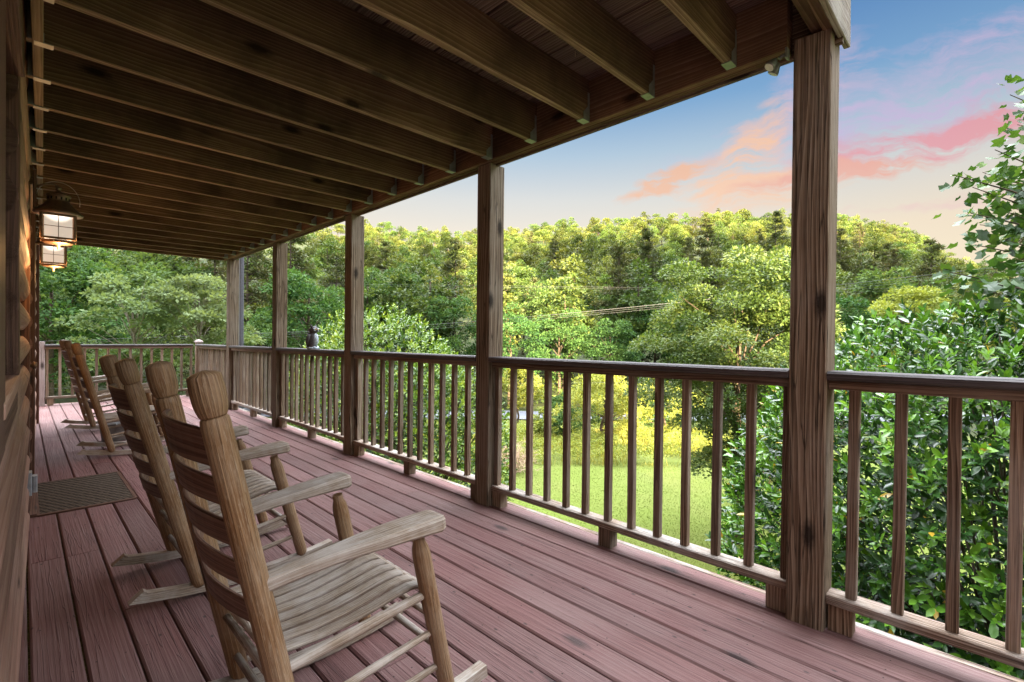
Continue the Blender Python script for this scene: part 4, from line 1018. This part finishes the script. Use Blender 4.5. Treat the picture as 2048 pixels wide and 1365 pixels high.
for px, d, H, lab in [(225, 34, 13.2, 'big full green tree behind the two pale branching trees'), (105, 29, 11.5, 'dark green tree just right of the house corner'), (345, 44, 17, 'large green tree touching the roof edge above the far railing'),
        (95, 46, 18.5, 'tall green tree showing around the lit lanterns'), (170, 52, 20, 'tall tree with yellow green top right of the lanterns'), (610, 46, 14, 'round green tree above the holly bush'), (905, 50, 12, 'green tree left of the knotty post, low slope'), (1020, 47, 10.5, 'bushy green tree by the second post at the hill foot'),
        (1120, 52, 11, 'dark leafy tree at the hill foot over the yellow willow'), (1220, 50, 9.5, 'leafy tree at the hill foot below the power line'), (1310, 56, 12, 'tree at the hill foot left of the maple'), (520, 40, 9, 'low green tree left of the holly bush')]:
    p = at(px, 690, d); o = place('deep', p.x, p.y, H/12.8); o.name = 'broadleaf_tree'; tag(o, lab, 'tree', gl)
for px, d, H, lab in [(430, 42, 15, 'thin branched pine beside the farthest porch post'), (495, 54, 19, 'dark pine between the two farthest posts'), (580, 58, 20, 'tall pine behind the round green tree'), (300, 60, 21, 'pine behind the big green tree, under the roof edge'), (1235, 58, 17, 'pine catching warm light at mid slope above the power line'), (1000, 62, 16, 'pine right beside the knotty second post')]:
    p = at(px, 690, d); o = place('deeppine', p.x, p.y, H/15); o.name = 'pine_tree'; tag(o, lab, 'tree', gl)
for px, d, H, lab in [(862, 52, 16.5, 'narrow pointed tree with sunlit tip left of the second post'), (800, 60, 15, 'narrow green tree behind the sunlit pointed one'), (1140, 74, 19, 'tall tree glowing yellow green mid slope right of the second post')]:
    p = at(px, 690, d); o = place('spire', p.x, p.y, H/15); o.name = 'broadleaf_tree'; tag(o, lab, 'tree', gl)
grown('branching_tree', 'pale leaved tree with bare white branches, left of its twin', 268, 21, 7.6, (2.3, 2.3, 2.2), .70, 7000, .17, 'leaf_pale', 'bark_pale', 46, .1, 30, .10, (.20, .32), gl, flat=.5)
grown('branching_tree', 'pale leaved tree with white branches nearer the capped corner post', 400, 22, 7.8, (2.2, 2.2, 2.3), .70, 7000, .17, 'leaf_pale', 'bark_pale', 46, .1, 30, .10, (.20, .32), gl, flat=.5)
grown('maple_tree', 'young maple on the lawn with pale trunk, sunlit along its left side', 1478, 11.5, 7.5, (2.5, 2.5, 2.75), .555, 75000, .078, 'leaf_maple', 'bark', 120, .15, 13, .13, (.13, .27), rlo=.2)
grown('willow_tree', 'golden yellow willowy tree on the edge of the lawn', 1205, 25, 3.7, (2.3, 2.3, 1.95), .48, 15000, .13, 'leaf_yellow', 'bark', 54, .1, 16, .10, (.2, .32), shape='diamond', asp=.4)
grown('willow_tree', 'smaller golden yellow tree right of the willowy one', 1330, 27, 3.4, (2.0, 2.0, 1.75), .48, 10000, .13, 'leaf_yellow', 'bark', 44, .1, 12, .08, (.2, .32), asp=.45)
grown('young_tree', 'small yellow tree with forked trunk standing before the road', 1040, 33, 4.3, (1.55, 1.55, 1.4), .66, 4500, .17, 'leaf_yellow', 'bark', 36, .1, 14, .09, (.24, .36))
grown('shrub', 'small yellow green shrub under the forked yellow tree', 1088, 23, 1.9, (.65, .65, .85), .5, 1800, .12, 'leaf_yellow', 'bark', 22, .3, 8, .03)
grown('shrub', 'green shrub between the yellow shrub and the willow', 1130, 24, 1.7, (.9, .9, .8), .5, 2200, .13, 'leaf_left', 'bark', 24, .2, 8, .03)
grown('shrub', 'bright green shrub by the road left of the willow', 1120, 30, 2.6, (1.5, 1.5, 1.2), .5, 2600, .16, 'leaf_left', 'bark', 24, .2, 8, .04)
for px, d, H, mt, lab in [(1185, 33.5, 2.7, 'leaf_left', 'dark green roadside shrub behind the golden willow'), (1255, 34.5, 2.9, 'leaf_yellow', 'yellow green roadside shrub right behind the golden willow'), (1318, 33.5, 2.7, 'leaf_left', 'green roadside shrub behind the smaller golden tree'), (1385, 34.5, 3.0, 'leaf_maple', 'roadside shrub behind the left side of the maple')]:
    grown('shrub', lab, px, d, H, (1.7, 1.7, H*.46), .48, 4200, .15, mt, 'bark', 30, .2, 8, .04, (.24, .36), 'shrubs along the near side of the road')
grown('yellow_tree', 'bright yellow tree above the glossy bush, right of the nearest post', 1815, 40, 11.6, (3.0, 3.0, 3.4), .68, 8000, .24, 'leaf_yellow', 'bark', 50, .25, 10, .15)
grown('yellow_tree', 'yellow lit tree at the right edge behind the tulip leaves', 2035, 44, 11.5, (2.6, 2.6, 3.2), .68, 6000, .26, 'leaf_yellow', 'bark', 44, .25, 10, .15)
grown('green_tree', 'light green tree right against the nearest post', 1685, 30, 9.0, (2.3, 2.3, 3.4), .6, 8000, .19, 'leaf_left', 'bark', 56, .3, 10, .14)
grown('green_tree', 'green tree seen behind the maple', 1545, 34, 13.6, (2.8, 2.8, 4.6), .62, 9000, .22, 'leaf_maple', 'bark', 60, .35, 10, .16)
grown('shrub', 'leafy shrub low beside the maple trunk', 1545, 14, 2.2, (.8, .8, .9), .5, 3000, .10, 'leaf_maple', 'bark', 26, .2, 8, .03)

def whorled_bush(name, label, loc, lobes, tips, per, L, W_, mat, core, rlim=.78, seed_dir=None):
    """broad evergreen bush: whorls of leaves at the shoot tips of several rounded lobes, over a dark twiggy inside"""
    root = empty(name, loc); tag(root, label, 'bush')
    P = []; D = []
    vol = np.array([l[1][0]*l[1][2] for l in lobes]); vol = vol/vol.sum()
    C = np.array([l[0] for l in lobes]); RR = np.array([l[1] for l in lobes])
    bump = rand_dirs(90)
    while len(P) < tips:
        i = rng.choice(len(lobes), p=vol); d = rand_dirs(1)[0]
        if d[2] < -.75: continue
        b = .86+.16*np.clip((bump@d).max()*8-7.2, -1, 1)
        r = b*(rlim+(1-rlim)*rng.random()**.7)
        p = C[i]+d*RR[i]*r
        q_ = (((p-C)/RR)**2).sum(-1); q_[i] = 9
        if (q_ < .55).any(): continue
        P.append(p); D.append(unit(d/RR[i]*RR[i].mean()+np.array([0, 0, .55])+rng.normal(size=3)*.35))
    P = np.array(P); D = np.array(D); tone_t = rng.random(len(P))
    n = len(P)*per; Pi = np.repeat(P, per, 0); Di = np.repeat(D, per, 0); az = np.tile(np.arange(per)*2.4, len(P))+np.repeat(rng.random(len(P))*6.28, per)
    e1 = unit(np.cross(Di, np.array([.3, .2, 1.0]))); e2 = np.cross(Di, e1)
    radial = e1*np.cos(az)[:, None]+e2*np.sin(az)[:, None]; spread = np.tile(np.linspace(.35, 1.5, per), len(P))[:, None]
    ld = unit(Di+radial*spread+rng.normal(size=(n, 3))*.18-np.array([0, 0, .12])); nn = unit(Di*1.2-radial*.4+np.array([0, 0, .5])+rng.normal(size=(n, 3))*.25)
    Pi = Pi-Di*(np.tile(np.linspace(0, .9, per), len(P))*L)[:, None]
    Ls = L*(.6+.6*rng.random(n))*np.tile(np.linspace(.8, 1.1, per), len(P))
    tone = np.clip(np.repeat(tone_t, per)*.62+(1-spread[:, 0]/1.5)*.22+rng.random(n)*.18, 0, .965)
    tone = np.where(rng.random(n) < .010, .99, tone)
    link('leaves', leaf_cards('leaves', Pi, ld, nn, Ls, Ls*W_/L, np.stack([tone, rng.random(n)], 1), M[mat], 'ovate'), root)
    b = MB()
    for i in rng.choice(len(P), min(170, len(P)), replace=False):
        j = int(np.argmin(((P[i]-C)**2).sum(-1))); c0 = Vector((C[j][0]*.8, C[j][1]*.8, min(C[j][2], P[i][2])-.35*RR[j][2])); e_ = Vector(P[i]); m_ = c0.lerp(e_, .55)+Vector(rng.normal(size=3)*.12)
        b.rod([c0, m_, e_], [.017, .010, .003], 5, caps=False)
    for c, r_ in lobes: b.rod([(c[0]*.6, c[1]*.6, -loc[2]*0+c[2]-r_[2]), (c[0]*.8, c[1]*.8, c[2]-r_[2]*.4), (c[0], c[1], c[2])], [.07, .05, .03], 8)
    b.build('branches', M['bark'], root)
    n2 = core; i = rng.choice(len(lobes), n2, p=vol); d = rand_dirs(n2); Pc = C[i]+d*RR[i]*(.35+.42*rng.random(n2))[:, None]; 
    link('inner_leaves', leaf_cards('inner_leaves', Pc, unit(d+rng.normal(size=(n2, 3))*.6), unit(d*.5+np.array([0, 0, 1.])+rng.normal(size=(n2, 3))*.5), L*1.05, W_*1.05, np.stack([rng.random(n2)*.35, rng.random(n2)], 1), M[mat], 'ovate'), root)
    return root
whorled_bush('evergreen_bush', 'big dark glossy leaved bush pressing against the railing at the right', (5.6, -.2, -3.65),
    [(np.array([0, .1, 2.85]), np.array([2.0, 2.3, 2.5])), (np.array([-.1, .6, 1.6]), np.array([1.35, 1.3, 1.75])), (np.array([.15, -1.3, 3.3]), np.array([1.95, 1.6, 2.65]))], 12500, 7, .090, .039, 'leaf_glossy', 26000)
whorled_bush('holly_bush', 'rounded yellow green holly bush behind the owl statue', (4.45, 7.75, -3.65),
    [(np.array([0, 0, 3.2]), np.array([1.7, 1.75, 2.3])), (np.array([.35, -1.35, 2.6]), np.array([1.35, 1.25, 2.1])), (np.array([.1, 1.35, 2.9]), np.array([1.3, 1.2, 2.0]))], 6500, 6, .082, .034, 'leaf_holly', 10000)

def tulip():
    base = at(2330, 690, 4.6); zg = float(gz(base.x, base.y)); root = empty('tulip_tree', (base.x, base.y, zg)); tag(root, 'tulip tree reaching in at the right edge with lobed leaves against the sky', 'tree')
    o = Vector(root.location); t = MB(); t.rod([(0, 0, -.2), (.02, .03, 3), (-.03, 0, 6), (0, .04, 8.6)], [.16, .13, .10, .05], 10)
    tips = [(1905, 350, 4.0), (1945, 375, 4.2), (1990, 300, 3.9), (2020, 190, 4.1), (2035, 250, 4.3), (1935, 425, 3.9), (1985, 420, 4.3), (1950, 490, 4.2), (2010, 480, 4.0), (1900, 545, 3.6), (1940, 560, 3.5), (1985, 585, 3.6), (2020, 540, 3.9), (2040, 380, 4.1), (2050, 330, 4.5), (2060, 150, 4.2), (2080, 460, 4.4), (2010, 360, 4.4), (1965, 345, 4.5), (2110, 260, 4.3), (2120, 400, 4.5), (2150, 540, 4.4), (2030, 430, 3.8), (1960, 450, 4.4)]
    P = []; D = []; N = []
    for (x, y, d) in tips:
        e_ = at(x, y, d)-o; h = max(1.5, e_.z-.5-rnd.random()*.5); a = Vector((0, 0, h)); m_ = a.lerp(e_, .5)+Vector((0, 0, .18)); pts = [a, a.lerp(m_, .5)+Vector((0, 0, .06)), m_, m_.lerp(e_, .5)+Vector((0, 0, .03)), e_]
        t.rod(pts, [.022, .016, .011, .007, .003], 6)
        for k in range(58):
            f = 1-.66*rnd.random()**1.2; seg = f*4; i = min(3, int(seg)); p = pts[i].lerp(pts[i+1], seg-i); off = Vector(rand_dirs(1)[0])*rnd.uniform(.03, .24); off.z *= .8
            P.append(p+off); dd = (e_-m_).normalized()*.5+off.normalized()+Vector((0, 0, -.35)); D.append(dd); N.append(Vector((0, 0, 1))*.8+Vector(rand_dirs(1)[0])*.7)
    t.build('trunk', M['bark'], root); n = len(P)
    Ls = .088*(.6+.7*rng.random(n)); link('leaves', leaf_cards('leaves', np.array(P), np.array(D), np.array(N), Ls, Ls*1.0, np.stack([rng.random(n), rng.random(n)], 1), M['leaf_tulip'], 'lobed'), root)
tulip()

# brush pile, grasses
def brush():
    p = at(1030, 690, 17.5); z = float(gz(p.x, p.y)); b = MB()
    for i in range(120):
        a = rnd.uniform(0, 6.28); r = rnd.uniform(0, .8); o = Vector((math.cos(a)*r*.9, math.sin(a)*r*.9, rnd.uniform(0, .25))); d = Vector((rnd.uniform(-1, 1), rnd.uniform(-1, 1), rnd.uniform(-.1, 1.1))); L = rnd.uniform(.5, 1.2)
        m_ = o+d*L*.5+Vector((rnd.uniform(-.1, .1), rnd.uniform(-.1, .1), .08)); b.rod([o, m_, o+d*L], [.014, .009, .003], 4, caps=False)
        for k in range(2): q_ = m_.lerp(o+d*L, rnd.random()); b.rod([q_, q_+Vector((rnd.uniform(-.4, .4), rnd.uniform(-.4, .4), rnd.uniform(0, .3)))], [.006, .002], 4, caps=False)
    o = b.build('brush_pile', M['twig']); o.location = (p.x, p.y, z); tag(o, 'heap of bare dry branches on the grass right of the second post', 'brush pile')
brush()
def blades(name, n, u0, u1, s0, s1, L, W_, mat, label, lean=.4, patch=0, smul=False):
    uu = u0+(u1-u0)*rng.random(n); ss = s0+(s1-s0)*rng.random(n)
    if smul: ss = ss*uu
    if patch:
        w = np.sin(uu*1.7+3*np.sin(ss*.8))+np.sin(ss*1.3+uu*.5); keep = w > rng.random(n)*2-1.2; uu, ss = uu[keep], ss[keep]; n = len(uu)
    x = FH.x*uu+Rv.x*ss; y = FH.y*uu+Rv.y*ss; P = np.stack([x, y, gz(x, y)-.01], 1); D = np.array([0, 0, 1.])+rng.normal(size=(n, 3))*lean*np.array([1, 1, .2]); N = rand_dirs(n)*np.array([1, 1, .1])
    tag(link(name, leaf_cards(name, P, D, N, L*(.5+rng.random(n)), W_, np.stack([rng.random(n), rng.random(n)], 1), M[mat], 'blade')), label, 'grass', kind='stuff')
blades('lawn_grass', 90000, 5.5, 19, -.25, .62, .05, .012, 'blade', 'short mown green grass of the lawn below the porch', .9, 0, True)
blades('tall_grass', 14000, 18.2, 25, -.1, .62, .5, .018, 'weed', 'tall yellow grass and weeds at the far edge of the lawn', .25, 1, True)
blades('roadside_grass', 12000, 25, 38.5, -.3, .5, .4, .035, 'weed', 'rough grass between the weeds and the road', .3, 1, True)

cl = []; rs = []
for i in range(330):
    uu = rnd.uniform(18.4, 27); ss = rnd.uniform(-.06, .62)*uu; x, y = fs(uu, ss); r_ = rnd.uniform(.18, .5)*(.8+.03*(uu-18)); cl.append((x, y, float(gz(x, y))+r_*rnd.uniform(.3, 1.3))); rs.append(r_)
tag(link('weed_patch', make_crown('weed_patch', cl, rs, 42000, .085, .55, M['leaf_yellow'], droop=0)), 'bushy yellow green weeds along the far edge of the lawn', 'weeds', kind='stuff')

# ------------------------------------------------------------------ overhead cables
def cable(label, pts, r=.011):
    P = [at(*p) for p in pts]; b = MB(); fine = []
    for i in range(len(P)-1):
        p0, p1, p2, p3 = P[max(i-1, 0)], P[i], P[i+1], P[min(i+2, len(P)-1)]
        for k in range(8):
            t = k/8; fine.append(.5*((2*p1)+(p2-p0)*t+(2*p0-5*p1+4*p2-p3)*t*t+(3*p1-p0-3*p2+p3)*t**3))
    fine.append(P[-1]); b.rod(fine, r, 5); tag(b.build('power_line', M['cable']), label, 'cable', 'power lines crossing the valley')
cable('upper power line strung straight across in front of the hill', [(-300, 552, 44), (65, 557, 44), (500, 566, 44), (1000, 572, 44), (1600, 578, 44), (2300, 575, 44)], .007)
cable('power line just below the upper one, close to it', [(-300, 556, 44), (65, 560, 44), (500, 570, 44), (1000, 575, 44), (1600, 583, 44), (2300, 584, 44)], .005)
cable('thick line rising to the right above the second railing', [(-200, 690, 26), (80, 683, 26), (450, 670, 26), (830, 652, 26), (1360, 605, 26), (2300, 500, 26)], .010)
cable('thin line running under the thick rising one', [(-200, 699, 26), (80, 689, 26), (450, 674, 26), (830, 656, 26), (1360, 609, 26), (2300, 506, 26)], .0045)
cable('lowest thin line of the rising bundle above far railing', [(-200, 704, 26), (80, 695, 26), (450, 680, 26), (700, 668, 26), (830, 661, 26), (1360, 613, 26), (2300, 512, 26)], .0045)
cable('lone low line seen through the far railing balusters', [(-200, 775, 20), (80, 777, 20), (350, 776, 20), (900, 770, 20), (1500, 762, 20)], .005)
